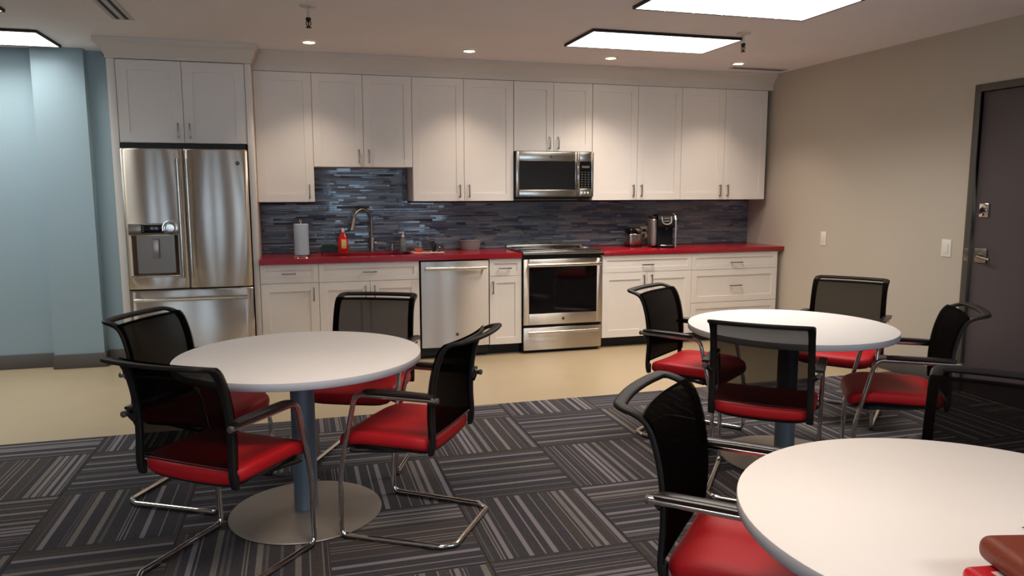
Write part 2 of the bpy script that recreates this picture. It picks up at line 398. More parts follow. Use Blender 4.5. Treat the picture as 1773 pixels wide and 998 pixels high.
for c in range(-9, 7):
    xa = TX0+T*c; xb = xa+T
    for r in range(-1, 15):
        ya = TY0-T*r; yb = ya-T           # ya is the far edge
        along_x = ((c+r) % 2 == 1)        # stripes run along x
        cx, cy = (xa+xb)/2, (ya+yb)/2
        sd = rnd.randrange(9); fl = rnd.choice([0, math.pi])
        px0, px1, py0, py1 = -T/2, T/2, -T/2, T/2
        cut = False
        if xb > WX-.012: px1 = WX-.0125-cx; cut = True
        if r == -1: py1 = 0.0; cut = True
        if not cut: place_tile(VAR[sd], cx, cy, fl+(math.pi/2 if along_x else 0)); continue
        # cut tiles of the border: trimmed mesh of their own
        b = stripe_mesh(200+c*31+r, -1, 1, 1); out = MB()
        for f, mi in zip(b.f, b.mi):
            vs = [b.v[i] for i in f]
            if along_x: vs = [(-v[1], v[0], v[2]) for v in vs]
            vs = [(min(max(v[0], px0), px1), min(max(v[1], py0), py1), v[2]) for v in vs]
            nx = len({(round(v[0], 5), round(v[1], 5), round(v[2], 5)) for v in vs})
            if nx == 4: out.add(vs, [(0, 1, 2, 3)], mi)
        me = bpy.data.meshes.new('carpet_tile'); me.from_pydata(out.v, [], out.f)
        for mt in CARPET: me.materials.append(mt)
        me.polygons.foreach_set('material_index', out.mi); me.update(); place_tile(me, cx, cy, 0)

# ------------------------------------------------------------------ door in the right wall
e = empty('door_1', (WX, (DY0+DY1)/2, 0), kind='structure')
fw = .05; f = MB()
f.bbox(WX-.012, WX+.1, DY0-fw, DY0, 0, DZ, .003); f.bbox(WX-.012, WX+.1, DY1, DY1+fw, 0, DZ, .003); f.bbox(WX-.012, WX+.1, DY1+fw, DY0-fw, DZ-fw, DZ, .003)
f.build('door_frame', M['door_frame'], e)
MB().bbox(WX+.012, WX+.055, DY1+fw+.003, DY0-fw-.004, .008, DZ-fw-.004, .002).build('door_leaf', M['door_paint'], e)
XD = WX+.012
d = MB(); d.bbox(XD-.012, XD-.001, -2.885, -2.81, 1.275, 1.37, .004); d.lathe([(0, -.03), (.018, -.03), (.02, -.012), (.024, -.0115), (.024, -.002)], XD, -2.85, 1.325, axis='x', seg=20)
d.build('deadbolt', M['chrome'], e)
d = MB(); d.bbox(XD-.012, XD-.001, -2.895, -2.80, .955, 1.055, .004); d.lathe([(0, -.045), (.014, -.045), (.016, -.012), (.022, -.0115), (.022, -.002)], XD, -2.845, 1.005, axis='x', seg=20)
d.sweep(fillet([(XD-.04, -2.845, 1.0), (XD-.055, -2.86, 1.0), (XD-.055, -2.96, .985)], .01), .009, seg=10)
d.build('door_lever', M['nickel'], e)
MB().bbox(WX-.0135, WX-.011, DY0-.045, DY0-.012, .96, 1.05, .001).build('strike_plate', M['nickel'], e)

def switch(y, z0, z1, name, label, w=.036, kind='light switch'):
    o = empty(name, (WX, y, z0), label, kind)
    MB().bbox(WX-.006, WX-.0005, y-w, y+w, z0, z1, .003).build('plate', M['white_plastic'], o)
    MB().bbox(WX-.010, WX-.006, y-w*.45, y+w*.45, z0+.03, z1-.03, .002).build('rocker', M['white_plastic'], o)
    return o
switch(-1.215, .963, 1.09, 'wall_switch', 'small white rocker switch on the right wall nearer the red countertop', kind='switch')
switch(-2.562, .972, 1.102, 'wall_switch', 'larger white rocker switch on the right wall beside the dark door', .043, kind='switch')

# ------------------------------------------------------------------ ceiling things
def ceiling_light(x0, x1, y0, y1, label, lit='panel', power=None, warm=False):
    o = empty('ceiling_light', ((x0+x1)/2, (y0+y1)/2, CEIL), label, 'ceiling light', 'recessed ceiling light panels')
    f = MB(); t = .012; zb = CEIL-.02
    for q in ((x0-t, x0, y0-t, y1+t), (x1, x1+t, y0-t, y1+t), (x0, x1, y0-t, y0), (x0, x1, y1, y1+t)): f.box(*q, zb, CEIL-.0005)
    f.build('frame', M['housing'], o, smooth=False)
    MB().box(x0, x1, y0, y1, zb+.002, CEIL-.001).build('diffuser', M[lit], o, smooth=False)
    for k in (1, 2, 3, 4, 5):
        xx = x0+(x1-x0)*k/6
        MB().box(xx-.003, xx+.003, y0, y1, zb-.002, zb+.002).build('louver_blade', M['rib'], o, smooth=False)
    ld = bpy.data.lights.new('panel_lamp', 'AREA'); ld.shape = 'RECTANGLE'; ld.size = x1-x0-.02; ld.size_y = y1-y0-.02
    ld.energy = power or (PANEL_W if lit == 'panel' else PANEL_W_LEFT); ld.spread = R(PANEL_SPREAD)      # prismatic lens: little light at flat angles
    ld.color = (1, .93, .87) if lit == 'panel' else (.97, 1, .98)
    if warm: ld.color = (1, .84, .71)
    lo = bpy.data.objects.new('lamp', ld); col.objects.link(lo); lo.parent = o; lo.location = (0, 0, -.026)
    return o
ceiling_light(.155, 1.345, -1.87, -1.30, 'bright ceiling light panel closest to the white cabinets')
ceiling_light(.15, 1.36, -3.11, -2.555, 'bright ceiling light panel cut by the top edge of the photo, at right')
ceiling_light(-4.85, -3.645, -.775, -.215, 'bright ceiling light panel above the blue wall, at far left', 'panel_left')
ceiling_light(-4.85, -3.635, -2.0, -1.43, 'ceiling light panel whose corner just shows at the top left of the photo', 'panel_left')
ceiling_light(-2.05, -.85, -5.4, -4.85, 'added ceiling light panel between the left and the nearest table, out of frame', power=24, warm=True)  # added to brighten the left and nearest tables
ceiling_light(.15, 1.36, -8.1, -7.54, 'added ceiling light panel behind the camera on the right, out of frame', power=45)  # this panel and those below are added for bounce and steel reflections
ceiling_light(-4.85, -3.64, -8.1, -7.54, 'added ceiling light panel behind the camera on the left, out of frame', power=45)
ceiling_light(-2.3, -1.1, -10.3, -9.74, 'added ceiling light panel near the windows behind the camera, out of frame', power=60)
ceiling_light(.15, 1.36, -10.3, -9.74, 'added ceiling light panel near the windows at the right wall, out of frame', power=60)
ceiling_light(-4.85, -3.64, -10.3, -9.74, 'added ceiling light panel near the windows at the left wall, out of frame', power=60)

def downlight(x, y, label):
    o = empty('downlight', (x, y, CEIL), label, 'downlight', 'downlights in a row above the cabinets')
    MB().lathe([(.062, -.0005), (.062, -.006), (.047, -.008), (.044, -.003)], x, y, CEIL, 28).build('trim_ring', M['white_plastic'], o)
    MB().lathe([(.044, -.002), (.03, -.005), (0, -.006)], x, y, CEIL, 24).build('lens', M['lamp_lens'], o)
    ld = bpy.data.lights.new('downlight_lamp', 'SPOT'); ld.energy = CAN_W; ld.color = (1, .84, .69)
    ld.spot_size = R(100); ld.spot_blend = 1.0; ld.shadow_soft_size = .04
    lo = bpy.data.objects.new('lamp', ld); col.objects.link(lo); lo.parent = o; lo.location = (0, 0, -.03)
downlight(-1.775, -.85, 'leftmost of the four small downlights, above the sink cabinets')
downlight(-.509, -.82, 'second small downlight from the left, left of the microwave')
downlight(.741, -.82, 'third small downlight from the left, right of the microwave')
downlight(1.965, -.86, 'rightmost small downlight, near the right wall')

def sprinkler(x, y, label):
    o = empty('sprinkler', (x, y, CEIL), label, 'sprinkler', 'fire sprinkler heads')
    MB().lathe([(.052, -.0005), (.05, -.008), (.03, -.010), (.012, -.012)], x, y, CEIL, 28).build('escutcheon', M['fascia'], o)
    MB().lathe([(.008, -.013), (.008, -.075)], x, y, CEIL, 12).build('pipe', M['fascia'], o)
    b = MB(); b.lathe([(0, -.072), (.015, -.073), (.017, -.085), (.01, -.092), (.008, -.1)], x, y, CEIL, 14)
    b.sweep([(x-.012, y, CEIL-.092), (x-.015, y, CEIL-.11), (x-.004, y, CEIL-.128)], .003, seg=6)
    b.sweep([(x+.012, y, CEIL-.092), (x+.015, y, CEIL-.11), (x+.004, y, CEIL-.128)], .003, seg=6)
    b.lathe([(0, -.099), (.004, -.1), (.004, -.128), (0, -.129)], x, y, CEIL, 8)
    b.lathe([(0, -.128), (.017, -.129), (.018, -.133), (0, -.134)], x, y, CEIL, 14)
    b.build('head', M['gap'], o)
sprinkler(-1.80, -2.02, 'dark sprinkler head hanging from the ceiling above the sink, at left')
sprinkler(1.265, -2.02, 'dark sprinkler head hanging beside the ceiling light, at right')
# slot diffuser
o = empty('slot_diffuser', (-2.97, -2.3, CEIL), 'long grey air slot diffuser with two black slots in the ceiling', 'air vent')
b = MB()
for x0, x1 in ((-3.035, -3.012), (-2.987, -2.957), (-2.932, -2.905)): b.box(x0, x1, -3.4, -1.33, CEIL-.006, CEIL-.0005)
b.box(-3.035, -2.905, -1.33, -1.315, CEIL-.006, CEIL-.0005); b.build('frame', M['edge'], o, smooth=False)
for x0, x1 in ((-3.012, -2.987), (-2.957, -2.932)): MB().box(x0, x1, -3.4, -1.33, CEIL-.003, CEIL-.0006).build('slot', M['gap'], o, smooth=False)
# linear grille near the right wall
o = empty('ceiling_grille', (2.3, -.66, CEIL), 'narrow grey ceiling air grille in the corner above the right end cabinets', 'air vent')
b = MB(); b.box(2.02, 2.60, -.70, -.685, CEIL-.008, CEIL-.0005); b.box(2.02, 2.60, -.625, -.61, CEIL-.008, CEIL-.0005); b.box(2.02, 2.035, -.685, -.625, CEIL-.008, CEIL-.0005); b.box(2.585, 2.60, -.685, -.625, CEIL-.008, CEIL-.0005)
b.build('frame', M['edge'], o, smooth=False)
for k in range(4):
    MB().box(2.036, 2.584, -.68+k*.015, -.674+k*.015, CEIL-.006, CEIL-.0006).build('louver', M['base'], o, smooth=False)

# ------------------------------------------------------------------ cabinets
YB = -.002                          # cabinet backs
def pull(parent, x, z, vertical, yf, ln=.115):
    b = MB(); y = yf-.03; h = ln/2
    if vertical:
        b.bbox(x-.0055, x+.0055, y-.004, y+.004, z-h, z+h, .002)
        for s in (-1, 1): b.bbox(x-.005, x+.005, y+.004, yf-.0002, z+s*(h-.009)-.004, z+s*(h-.009)+.004, .001)
    else:
        b.bbox(x-h, x+h, y-.004, y+.004, z-.0055, z+.0055, .002)
        for s in (-1, 1): b.bbox(x+s*(h-.009)-.004, x+s*(h-.009)+.004, y+.004, yf-.0002, z-.005, z+.005, .001)
    return b.build('handle', M['nickel'], parent)
def shaker(name, parent, x0, x1, z0, z1, yf, fr=.068, th=.02):
    """five-piece door or drawer front: stiles and rails proud of a recessed panel"""
    g = .0016; x0 += g; x1 -= g; z0 += g; z1 -= g; y1 = yf+th; b = MB(); fr = min(fr, (z1-z0)*.28)
    for q in ((x0, x0+fr, z0, z1), (x1-fr, x1, z0, z1)): b.bbox(q[0], q[1], yf, y1, q[2], q[3], .0015, 1)
    for q in ((x0+fr, x1-fr, z0, z0+fr), (x0+fr, x1-fr, z1-fr, z1)): b.box(q[0]-.001, q[1]+.001, yf+.0003, y1, q[2]+.0002, q[3]-.0002)
    b.box(x0+fr-.001, x1-fr+.001, yf+.009, y1-.001, z0+fr-.001, z1-fr+.001)
    return b.build(name, M['white_wood'], parent, sharp=25)
def cabinet(x0, x1, z0, z1, depth, label, cat='cabinet', name='wall_cabinet', group=None, kick=False):
    e = empty(name, ((x0+x1)/2, -depth/2, z0), label, cat, group)
    b = MB(); zb = z0
    b.box(x0+.0008, x1-.0008, -depth, YB, z0, z1)
    b.build('body', M['white_wood'], e, smooth=False)
    return e
YU = -.344; YFU = -.3645            # wall cabinets: carcass front, door face
YL = -.608; YFL = -.630             # base cabinets
ZU0, ZU1 = 1.372, 2.444
def upper(x0, x1, z0, doors, label, hz=None):
    e = cabinet(x0, x1, z0, ZU1, -YU, label, group='white wall cabinets above the backsplash')
    hz = hz or z0+.09; n = len(doors); wd = (x1-x0)/n
    for i, side in enumerate(doors):
        a, c = x0+i*wd, x0+(i+1)*wd
        d = shaker('door', e, a, c, z0, ZU1-.002, YFU); pull(d, c-.042 if side == 'r' else a+.042, hz, True, YFU)
    return e
upper(-2.22, -1.76, ZU0, 'r', 'narrow single-door white wall cabinet beside the refrigerator')
upper(-1.76, -.922, 1.668, 'rl', 'shorter two-door white wall cabinet above the sink')
upper(-.922, -.002, ZU0, 'rl', 'tall two-door white wall cabinet left of the microwave')
upper(0, .762, 1.821, 'rl', 'short two-door white wall cabinet above the microwave', 1.90)
upper(.764, 1.687, ZU0, 'rl', 'tall two-door white wall cabinet just right of the microwave')
upper(1.687, 2.632, ZU0, 'rl', 'tall two-door white wall cabinet at the right end by the wall')
# cabinet over the refrigerator, side panels
e = cabinet(-3.183, -2.268, 1.834, 2.452, .60, 'deep two-door white cabinet above the refrigerator')
for i, s in enumerate('rl'):
    a = -3.183+i*.4575; d = shaker('door', e, a, a+.4575, 1.834, 2.45, -.621, .075); pull(d, a+.4575-.042 if s == 'r' else a+.042, 1.927, True, -.621)
MB().bbox(-3.2385, -3.1845, -.628, YB, .001, 2.452, .002).build('side_panel', M['white_wood'], label='tall white side panel between the refrigerator and the blue wall', cat='panel')
MB().bbox(-2.2665, -2.2215, -.628, YB, .001, 2.452, .002).build('side_panel', M['white_wood'], label='tall white side panel between the refrigerator and the base cabinets', cat='panel')

# fascia with a flared crown
def crown(b, x0, x1, yf, z0, ret=None):
    pf = [(0, 0), (0, .045), (-.006, .06), (-.02, .085), (-.045, .115), (-.06, .125), (-.06, CEIL-.001-z0)]
    pts0 = [(x0, yf+p[0], z0+p[1]) for p in pf]; pts1 = [(x1, yf+p[0], z0+p[1]) for p in pf]
    bk0 = [(x0, yf+.1, z0), (x0, yf+.1, CEIL-.001)]; bk1 = [(x1, yf+.1, z0), (x1, yf+.1, CEIL-.001)]
    n = len(pf); vs = pts0+[bk0[1], bk0[0]]+pts1+[bk1[1], bk1[0]]; k = n+2
    fs = [(i, (i+1) % k, (i+1) % k+k, i+k) for i in range(k)]+[tuple(range(k)), tuple(range(k, 2*k))[::-1]]
    b.add(vs, fs)
b = MB(); crown(b, -2.2195, WX-.001, -.362, ZU1+.001); b.box(-2.2195, WX-.001, -.262, YB, ZU1+.001, CEIL-.001)
b.build('trim_1', M['fascia'], kind='structure', sharp=20)
b = MB(); z0 = 2.4535
pf = [(0, 0), (.006, 0), (.006, .02), (.012, .03), (.03, .06), (.055, .095), (.075, .108), (.075, CEIL-.001-z0)]
vs = []
for p in pf: vs += [(-3.24-p[0], YB, z0+p[1]), (-3.24-p[0], -.628-p[0]*.75, z0+p[1]), (-2.2205+p[0]*.75, -.628-p[0]*.75, z0+p[1]), (-2.2205+p[0]*.75, -.42, z0+p[1])]
fs = []
for i in range(len(pf)-1):
    for k in range(3): fs.append((i*4+k, i*4+k+1, i*4+k+5, i*4+k+4))
b.add(vs, fs); b.box(-3.239, -2.2215, -.627, YB, z0, CEIL-.002)
b.build('trim_2', M['fascia'], kind='structure', sharp=20)

# base cabinets
ZB0, ZB1 = .098, .872
def base(x0, x1, label, sink=False):
    e = empty('base_cabinet', ((x0+x1)/2, -.3, 0), label, 'cabinet', 'white base cabinets under the red countertop')
    b = MB(); a_, c_ = x0+.0008, x1-.0008
    if sink:      # open topped carcass around the bowls
        b.box(a_, a_+.018, YL, YB, ZB0, ZB1); b.box(c_-.018, c_, YL, YB, ZB0, ZB1); b.box(a_+.018, c_-.018, YL, YB, ZB0, ZB0+.018)
        b.box(a_+.018, c_-.018, YB-.01, YB, ZB0+.018, ZB1); b.box(a_+.018, c_-.018, YL, YL+.018, ZB0+.018, ZB1)
    else: b.box(a_, c_, YL, YB, ZB0, ZB1)
    b.build('body', M['white_wood'], e, smooth=False)
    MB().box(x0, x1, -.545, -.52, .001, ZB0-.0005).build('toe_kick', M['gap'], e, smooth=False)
    return e
B0 = base(-2.22, -1.76, 'narrow white base cabinet beside the refrigerator panel')
d = shaker('drawer', B0, -2.22, -1.76, .714, ZB1-.004, YFL, .045); pull(d, -1.995, .793, False, YFL)
d = shaker('door', B0, -2.22, -1.76, ZB0, .714, YFL); pull(d, -1.803, .62, True, YFL)
B1 = base(-1.76, -.924, 'wide white sink base cabinet with one false drawer and two doors', sink=True)
d = shaker('drawer', B1, -1.76, -.924, .712, ZB1-.004, YFL, .045); pull(d, -1.343, .79, False, YFL)
d = shaker('door', B1, -1.76, -1.342, ZB0, .712, YFL); pull(d, -1.381, .62, True, YFL)
d = shaker('door', B1, -1.342, -.924, ZB0, .712, YFL); pull(d, -1.305, .62, True, YFL)
B2 = base(-.303, -.006, 'very narrow white base cabinet between dishwasher and range')
d = shaker('drawer', B2, -.303, -.006, .714, ZB1-.004, YFL, .04); pull(d, -.162, .784, False, YFL)
d = shaker('door', B2, -.303, -.006, ZB0, .714, YFL, .06); pull(d, -.274, .615, True, YFL)
B3 = base(.769, 1.687, 'wide white base cabinet just right of the range')
d = shaker('drawer', B3, .769, 1.687, .709, ZB1-.004, YFL, .045); pull(d, 1.222, .776, False, YFL)
d = shaker('door', B3, .769, 1.225, ZB0, .709, YFL); pull(d, 1.184, .625, True, YFL)
d = shaker('door', B3, 1.225, 1.687, ZB0, .709, YFL); pull(d, 1.264, .625, True, YFL)
B4 = base(1.687, 2.632, 'white base cabinet with three drawers at the right end')
for z0, z1, hz in ((.706, ZB1-.004, .772), (.388, .706, .547), (ZB0, .388, .243)):
    d = shaker('drawer', B4, 1.687, 2.632, z0, z1, YFL, .058 if z1 < .8 else .045); pull(d, 2.163, hz, False, YFL, .13)
MB().box(2.6335, WX-.001, -.55, YB, .001, ZB1).build('filler_strip', M['wall'], smooth=False, label='recessed beige filler between the drawer cabinet and the right wall', cat='panel')

# worktops
ZC0, ZC1 = .8735, .915; YC = -.652
def plate_hole(b, X0, X1, Y0, Y1, cx, cy, hx, hy, rad, z0, z1, n=40):
    hole = []; 
    def sgn(a): return 1 if a >= 0 else -1
    for k in range(n):
        a = 2*math.pi*(k+.5)/n; c, s = math.cos(a), math.sin(a)
        p = 7.0; r = (abs(c)**p+abs(s)**p)**(-1/p); hole.append((cx+hx*r*c, cy+hy*r*s))
    outer = []
    for k in range(n):
        a = 2*math.pi*(k+.5)/n; c, s = math.cos(a), math.sin(a); mx = max(abs(c), abs(s))
        u, v = c/mx, s/mx
        outer.append((cx+(X1-cx)*u if u > 0 else cx+(cx-X0)*u, cy+(Y1-cy)*v if v > 0 else cy+(cy-Y0)*v))
    # move nearest samples onto the corners
    for C0 in ((X0, Y0), (X1, Y0), (X1, Y1), (X0, Y1)):
        i = min(range(n), key=lambda i: (outer[i][0]-C0[0])**2+(outer[i][1]-C0[1])**2); outer[i] = C0
    vs = [(x, y, z1) for x, y in hole]+[(x, y, z1) for x, y in outer]+[(x, y, z0) for x, y in hole]+[(x, y, z0) for x, y in outer]
    fs = []
    for k in range(n):
        j = (k+1) % n
        fs += [(k, j, n+j, n+k), (2*n+k, 3*n+k, 3*n+j, 2*n+j), (k, 2*n+k, 2*n+j, j), (n+k, n+j, 3*n+j, 3*n+k)]
    b.add(vs, fs)
SX, SY, SHX, SHY = -1.335, -.33, .385, .185
b = MB(); plate_hole(b, -2.2205, -.008, YC, YB, SX, SY, SHX, SHY, .05, ZC0, ZC1)
b.build('worktop', M['red_top'], smooth=False, label='long red worktop with the sink, left of the range', cat='countertop')
MB().bbox(.772, WX-.001, YC, YB, ZC0, ZC1, .003).build('worktop', M['red_top'], label='red worktop carrying the coffee maker, right of the range', cat='countertop')
# sink: two steel bowls under the opening
e = empty('sink', (SX, SY, .70), 'double bowl stainless steel sink set under the red worktop', 'sink')
for nm, x0, x1 in (('bowl', SX-.379, SX-.012), ('bowl', SX+.012, SX+.379)):
    b = MB(); n = 32; rings = []
    for (sc, z) in ((1, .8725), (.97, .86), (.95, .72), (.86, .705), (0.08, .70)):
        cx, cy, hx, hy = (x0+x1)/2, SY, (x1-x0)/2, .18
        for k in range(n):
            a = 2*math.pi*k/n; c, s = math.cos(a), math.sin(a); p = 6; r = (abs(c)**p+abs(s)**p)**(-1/p); rings.append((cx+hx*r*c*sc, cy+hy*r*s*sc, z))
    fs = [(i*n+k, i*n+(k+1) % n, (i+1)*n+(k+1) % n, (i+1)*n+k) for i in range(4) for k in range(n)]
    b.add(rings, fs); b.build(nm, M['steel_v'], e)
MB().bbox(SX-.0115, SX+.0115, SY-.18, SY+.18, .80, .872, .004).build('divider', M['steel_v'], e)
MB().lathe([(0, 0), (.03, 0), (.032, .003)], SX-.19, SY, .7005, 20).build('drain', M['chrome'], e)

# ------------------------------------------------------------------ mosaic backsplash
e = empty('backsplash', (.2, -.004, ZC1), 'blue grey glass and stone strip mosaic backsplash', 'backsplash')
b = MB(); b.box(-2.2195, WX-.001, -.005, -.0005, ZC1+.0005, ZU0-.001); b.box(-1.759, -.923, -.005, -.0005, ZU0-.001, 1.667)
b.build('grout_bed', M['grout'], e, smooth=False)
pieces = []; z = ZC1+.003; q = random.Random(3)
while z < 1.66:
    h = q.choice([.0125, .0155, .0185]); x = -2.219-q.random()*.1; lo, hi = -2.218, WX-.003
    if z+h > ZU0-.003:
        if z < ZU0-.003 and z+h < ZU0+.02: pass
        lo, hi = -1.757, -.925
    while x < hi:
        ln = q.choice([.05, .08, .10, .14, .18, .24, .30])*(.85+.3*q.random()); a, c = max(x, lo), min(x+ln, hi)
        if c-a > .012: pieces.append((a+.0008, c-.0008, z, z+h, q.choices(range(8), [5, 5, 3, 4, 3, 3, 4, 3])[0], q.gauss(0, .035)))
        x += ln
    z += h+.0018
vis = [p for p in pieces if not (-.02 < p[0] and p[1] < .78 and p[2] > 1.38)]
order = sorted(vis, key=lambda p: -(p[1]-p[0])*(p[3]-p[2])); big = set(order[:300])
unit = {}
for k in range(8):
    mb = MB(); mb.bbox(-.5, .5, -.5, .5, -.5, .5, .06, 1); me = bpy.data.meshes.new('tile'); me.from_pydata(mb.v, [], mb.f); me.materials.append(TILE[k]); me.update(); unit[k] = me
rest = MB()
for p in pieces:
    a, c, z0, z1, k, tl = p
    if p in big:
        o = bpy.data.objects.new('tile', unit[k]); col.objects.link(o); o.parent = e
        o.scale = (c-a, .005, z1-z0); o.location = Vector(((a+c)/2, -.0072, (z0+z1)/2))-WL[e.name]; o.rotation_euler = (tl, 0, tl*.1)
    else:
        t_ = tl*(z1-z0)/2; f1, f0 = -.0092-t_, -.0092+t_; yb = -.0052
        rest.add([(a, f0, z0), (c, f0, z0), (c, f1, z1), (a, f1, z1), (a, yb, z0), (c, yb, z0), (c, yb, z1), (a, yb, z1)], [(0, 1, 2, 3), (0, 4, 5, 1), (1, 5, 6, 2), (2, 6, 7, 3), (3, 7, 4, 0)], k)
rest.build('tile', TILE, e, smooth=False, kind='stuff')

# ------------------------------------------------------------------ refrigerator
def badge(parent, x, y, z, r, name='badge'):
    b = MB(); b.lathe([(0, -.003), (r*.9, -.003), (r*.9, -.0001)], x, y, z, 24, 'y', mi=0)
    b.lathe([(r*.9, -.0035), (r, -.0035), (r, -.0001), (r*.9, -.0001)], x, y, z, 24, 'y', mi=1)
    o = b.build(name, [M['black'], M['nickel']], parent)
    text_mesh('lettering', 'GE', r*.95, M['print'], parent, (x, y-.0036, z))
    return o
FX0, FX1, FY = -3.1775, -2.2735, -.70
e = empty('refrigerator', ((FX0+FX1)/2, -.38, 0), 'stainless steel french-door refrigerator with ice dispenser and bottom freezer', 'refrigerator')
MB().box(FX0+.004, FX1-.004, -.66, -.02, .03, 1.79).build('body', M['gap'], e, smooth=False)
MB().box(FX0+.02, FX1-.02, -.64, -.60, .001, .07).build('toe_grille', M['gap'], e, smooth=False)
MB().box(FX0+.01, FX1-.01, -.65, -.35, 1.791, 1.826).build('hinge_cover', M['gap'], e, smooth=False)
def curved_door(name, x0, x1, z0, z1, hole=None, bul=.02, x0b=None):
    """front bows out towards the middle; an optional rectangular recess is left open"""
    nx = 28; xs = [x0+(x1-x0)*i/nx for i in range(nx+1)]; zs = [z0, z0+.012, z1-.012, z1]
    if hole: xs = sorted(set(xs+[hole[0], hole[1]])); zs = sorted(set(zs+[hole[2], hole[3]]))
    def fy(x, z):
        t = (x-(x0+x1)/2)/((x1-x0)/2); y = FY+.02-bul*(1-t*t)
        y += .014*max(0, (abs(t)-.94)/.06)**2
        return y+(.006 if z in (z0, z1) else 0)
    b = MB(); n = len(zs); yb = -.661
    vs = [(x, fy(x, z), z) for x in xs for z in zs]; fs = []
    for i in range(len(xs)-1):
        for j in range(n-1):
            if hole and xs[i] >= hole[0]-1e-6 and xs[i+1] <= hole[1]+1e-6 and zs[j] >= hole[2]-1e-6 and zs[j+1] <= hole[3]+1e-6: continue
            fs.append((i*n+j, (i+1)*n+j, (i+1)*n+j+1, i*n+j+1))
    o = len(vs); loop = [i*n for i in range(len(xs))]+[(len(xs)-1)*n+j for j in range(1, n)]+[i*n+n-1 for i in range(len(xs)-2, -1, -1)]+[j for j in range(n-2, 0, -1)]
    vs += [(vs[i][0], yb, vs[i][2]) for i in loop]
    for k in range(len(loop)): k2 = (k+1) % len(loop); fs.append((loop[k], loop[k2], o+k2, o+k))
    fs.append(tuple(o+k for k in range(len(loop))))
    b.add(vs, fs)
    return b.build(name, M['steel'], e, sharp=40), fy
XM = -2.7395
DH = (-3.135, -2.806, .822, 1.128)
dl, fyl = curved_door('door', FX0, XM-.002, .713, 1.787, DH)
dr, fyr = curved_door('door', XM+.002, FX1, .713, 1.787)
df, fyf = curved_door('freezer_drawer', FX0, FX1, .075, .700)
def bar_handle(parent, pts, r, posts, yb, m='steel_v'):
    b = MB(); b.sweep(pts, r, seg=14)
    for (x, z) in posts: b.sweep([(x, pts[0][1], z), (x, yb, z)], r*.7, seg=10)
    return b.build('handle', M[m], parent)
bar_handle(dl, [(-2.772, -.765, .80), (-2.772, -.765, 1.71)], .014, [(-2.772, .83), (-2.772, 1.68)], -.695)
bar_handle(dr, [(-2.708, -.765, .80), (-2.708, -.765, 1.71)], .014, [(-2.708, .83), (-2.708, 1.68)], -.695)
bar_handle(df, [(-3.13, -.765, .635), (-2.315, -.765, .635)], .016, [(-3.09, .635), (-2.355, .635)], -.69)
badge(dr, -2.345, -.7005, 1.68, .017)
# dispenser: recess, panel, dial, paddle, ledge (parts of the left door)
b = MB(); x0, x1, z0, z1 = DH; yo, yi = -.70, -.665
b.add([(x0, yo+.006, z0), (x1, yo+.004, z0), (x1, yo+.004, z1), (x0, yo+.006, z1), (x0+.03, yi, z0+.012), (x1-.03, yi, z0+.012), (x1-.03, yi, z1), (x0+.03, yi, z1)],
      [(0, 1, 5, 4), (1, 2, 6, 5), (2, 3, 7, 6), (3, 0, 4, 7), (4, 5, 6, 7)])
b.build('dispenser_recess', M['recess'], dl, sharp=20)
MB().bbox(-3.15, -2.80, -.712, -.685, 1.132, 1.222, .006).build('dispenser_panel', M['steel_v'], dl)
b = MB(); b.bbox(-3.06, -2.90, -.7155, -.7125, 1.148, 1.21, .001); b.build('display', M['gloss_black'], dl)
b = MB()
for k in range(3): b.box(-3.05, -3.042, -.7162, -.7156, 1.158+k*.017, 1.164+k*.017); b.box(-2.915, -2.907, -.7162, -.7156, 1.158+k*.017, 1.164+k*.017)
b.build('display_print', M['print'], dl, smooth=False)
b = MB(); b.lathe([(0, -.028), (.03, -.026), (.036, -.018), (.038, -.001)], -2.852, -.7125, 1.185, 28, 'y'); b.build('dispenser_dial', M['steel_v'], dl)
b = MB()
for k in range(26):
    a0, a1 = math.pi*k/25-.2, 0
b.sweep([(-2.852+.056*math.cos(R(200-220*k/24)), -.713, 1.185+.056*math.sin(R(200-220*k/24))) for k in range(25)], .0045, .008, seg=8); b.build('dial_surround', M['chrome'], dl)
b = MB(); b.bbox(-2.995, -2.945, -.69, -.672, .95, 1.10, .005); b.build('dispenser_paddle', M['silver'], dl)
b = MB(); b.bbox(-3.15, -2.80, -.735, -.69, .806, .824, .007); b.build('drip_tray', M['steel_v'], dl)

# ------------------------------------------------------------------ dishwasher
X0, X1 = -.919, -.307
e = empty('dishwasher', ((X0+X1)/2, -.35, 0), 'stainless steel dishwasher with a towel bar handle between white cabinets', 'dishwasher')
MB().box(X0+.004, X1-.004, -.60, -.02, .03, .868).build('body', M['gap'], e, smooth=False)
b = MB(); nx = 20
def dwy(x): t = (x-(X0+X1)/2)/((X1-X0)/2); return -.633-.014*(1-t*t)
x0, x1 = X0+.010, X1-.004
vs = []; 
for i in range(nx+1):
    x = x0+(x1-x0)*i/nx
    vs += [(x, dwy(x), .105), (x, dwy(x), .858), (x, -.601, .858), (x, -.601, .105)]
fs = [(i*4+k, i*4+(k+1) % 4, i*4+4+(k+1) % 4, i*4+4+k) for i in range(nx) for k in range(4)]+[(0, 1, 2, 3), tuple(nx*4+k for k in range(4))]
b.add(vs, fs); dd = b.build('door', M['steel'], e, sharp=30)
b = MB(); pts = [(x0+.03+(x1-x0-.06)*k/16, -.688-.012*math.sin(math.pi*k/16), .800) for k in range(17)]
b.sweep(pts, .012, .014, seg=12); b.sweep([(x0+.045, -.688, .80), (x0+.045, -.642, .80)], .011, seg=10); b.sweep([(x1-.045, -.688, .80), (x1-.045, -.642, .80)], .011, seg=10)
b.build('handle', M['steel_v'], dd)
MB().bbox(-.66, -.55, -.6462, -.643, .836, .850, .001).build('status_window', M['gloss_black'], dd)
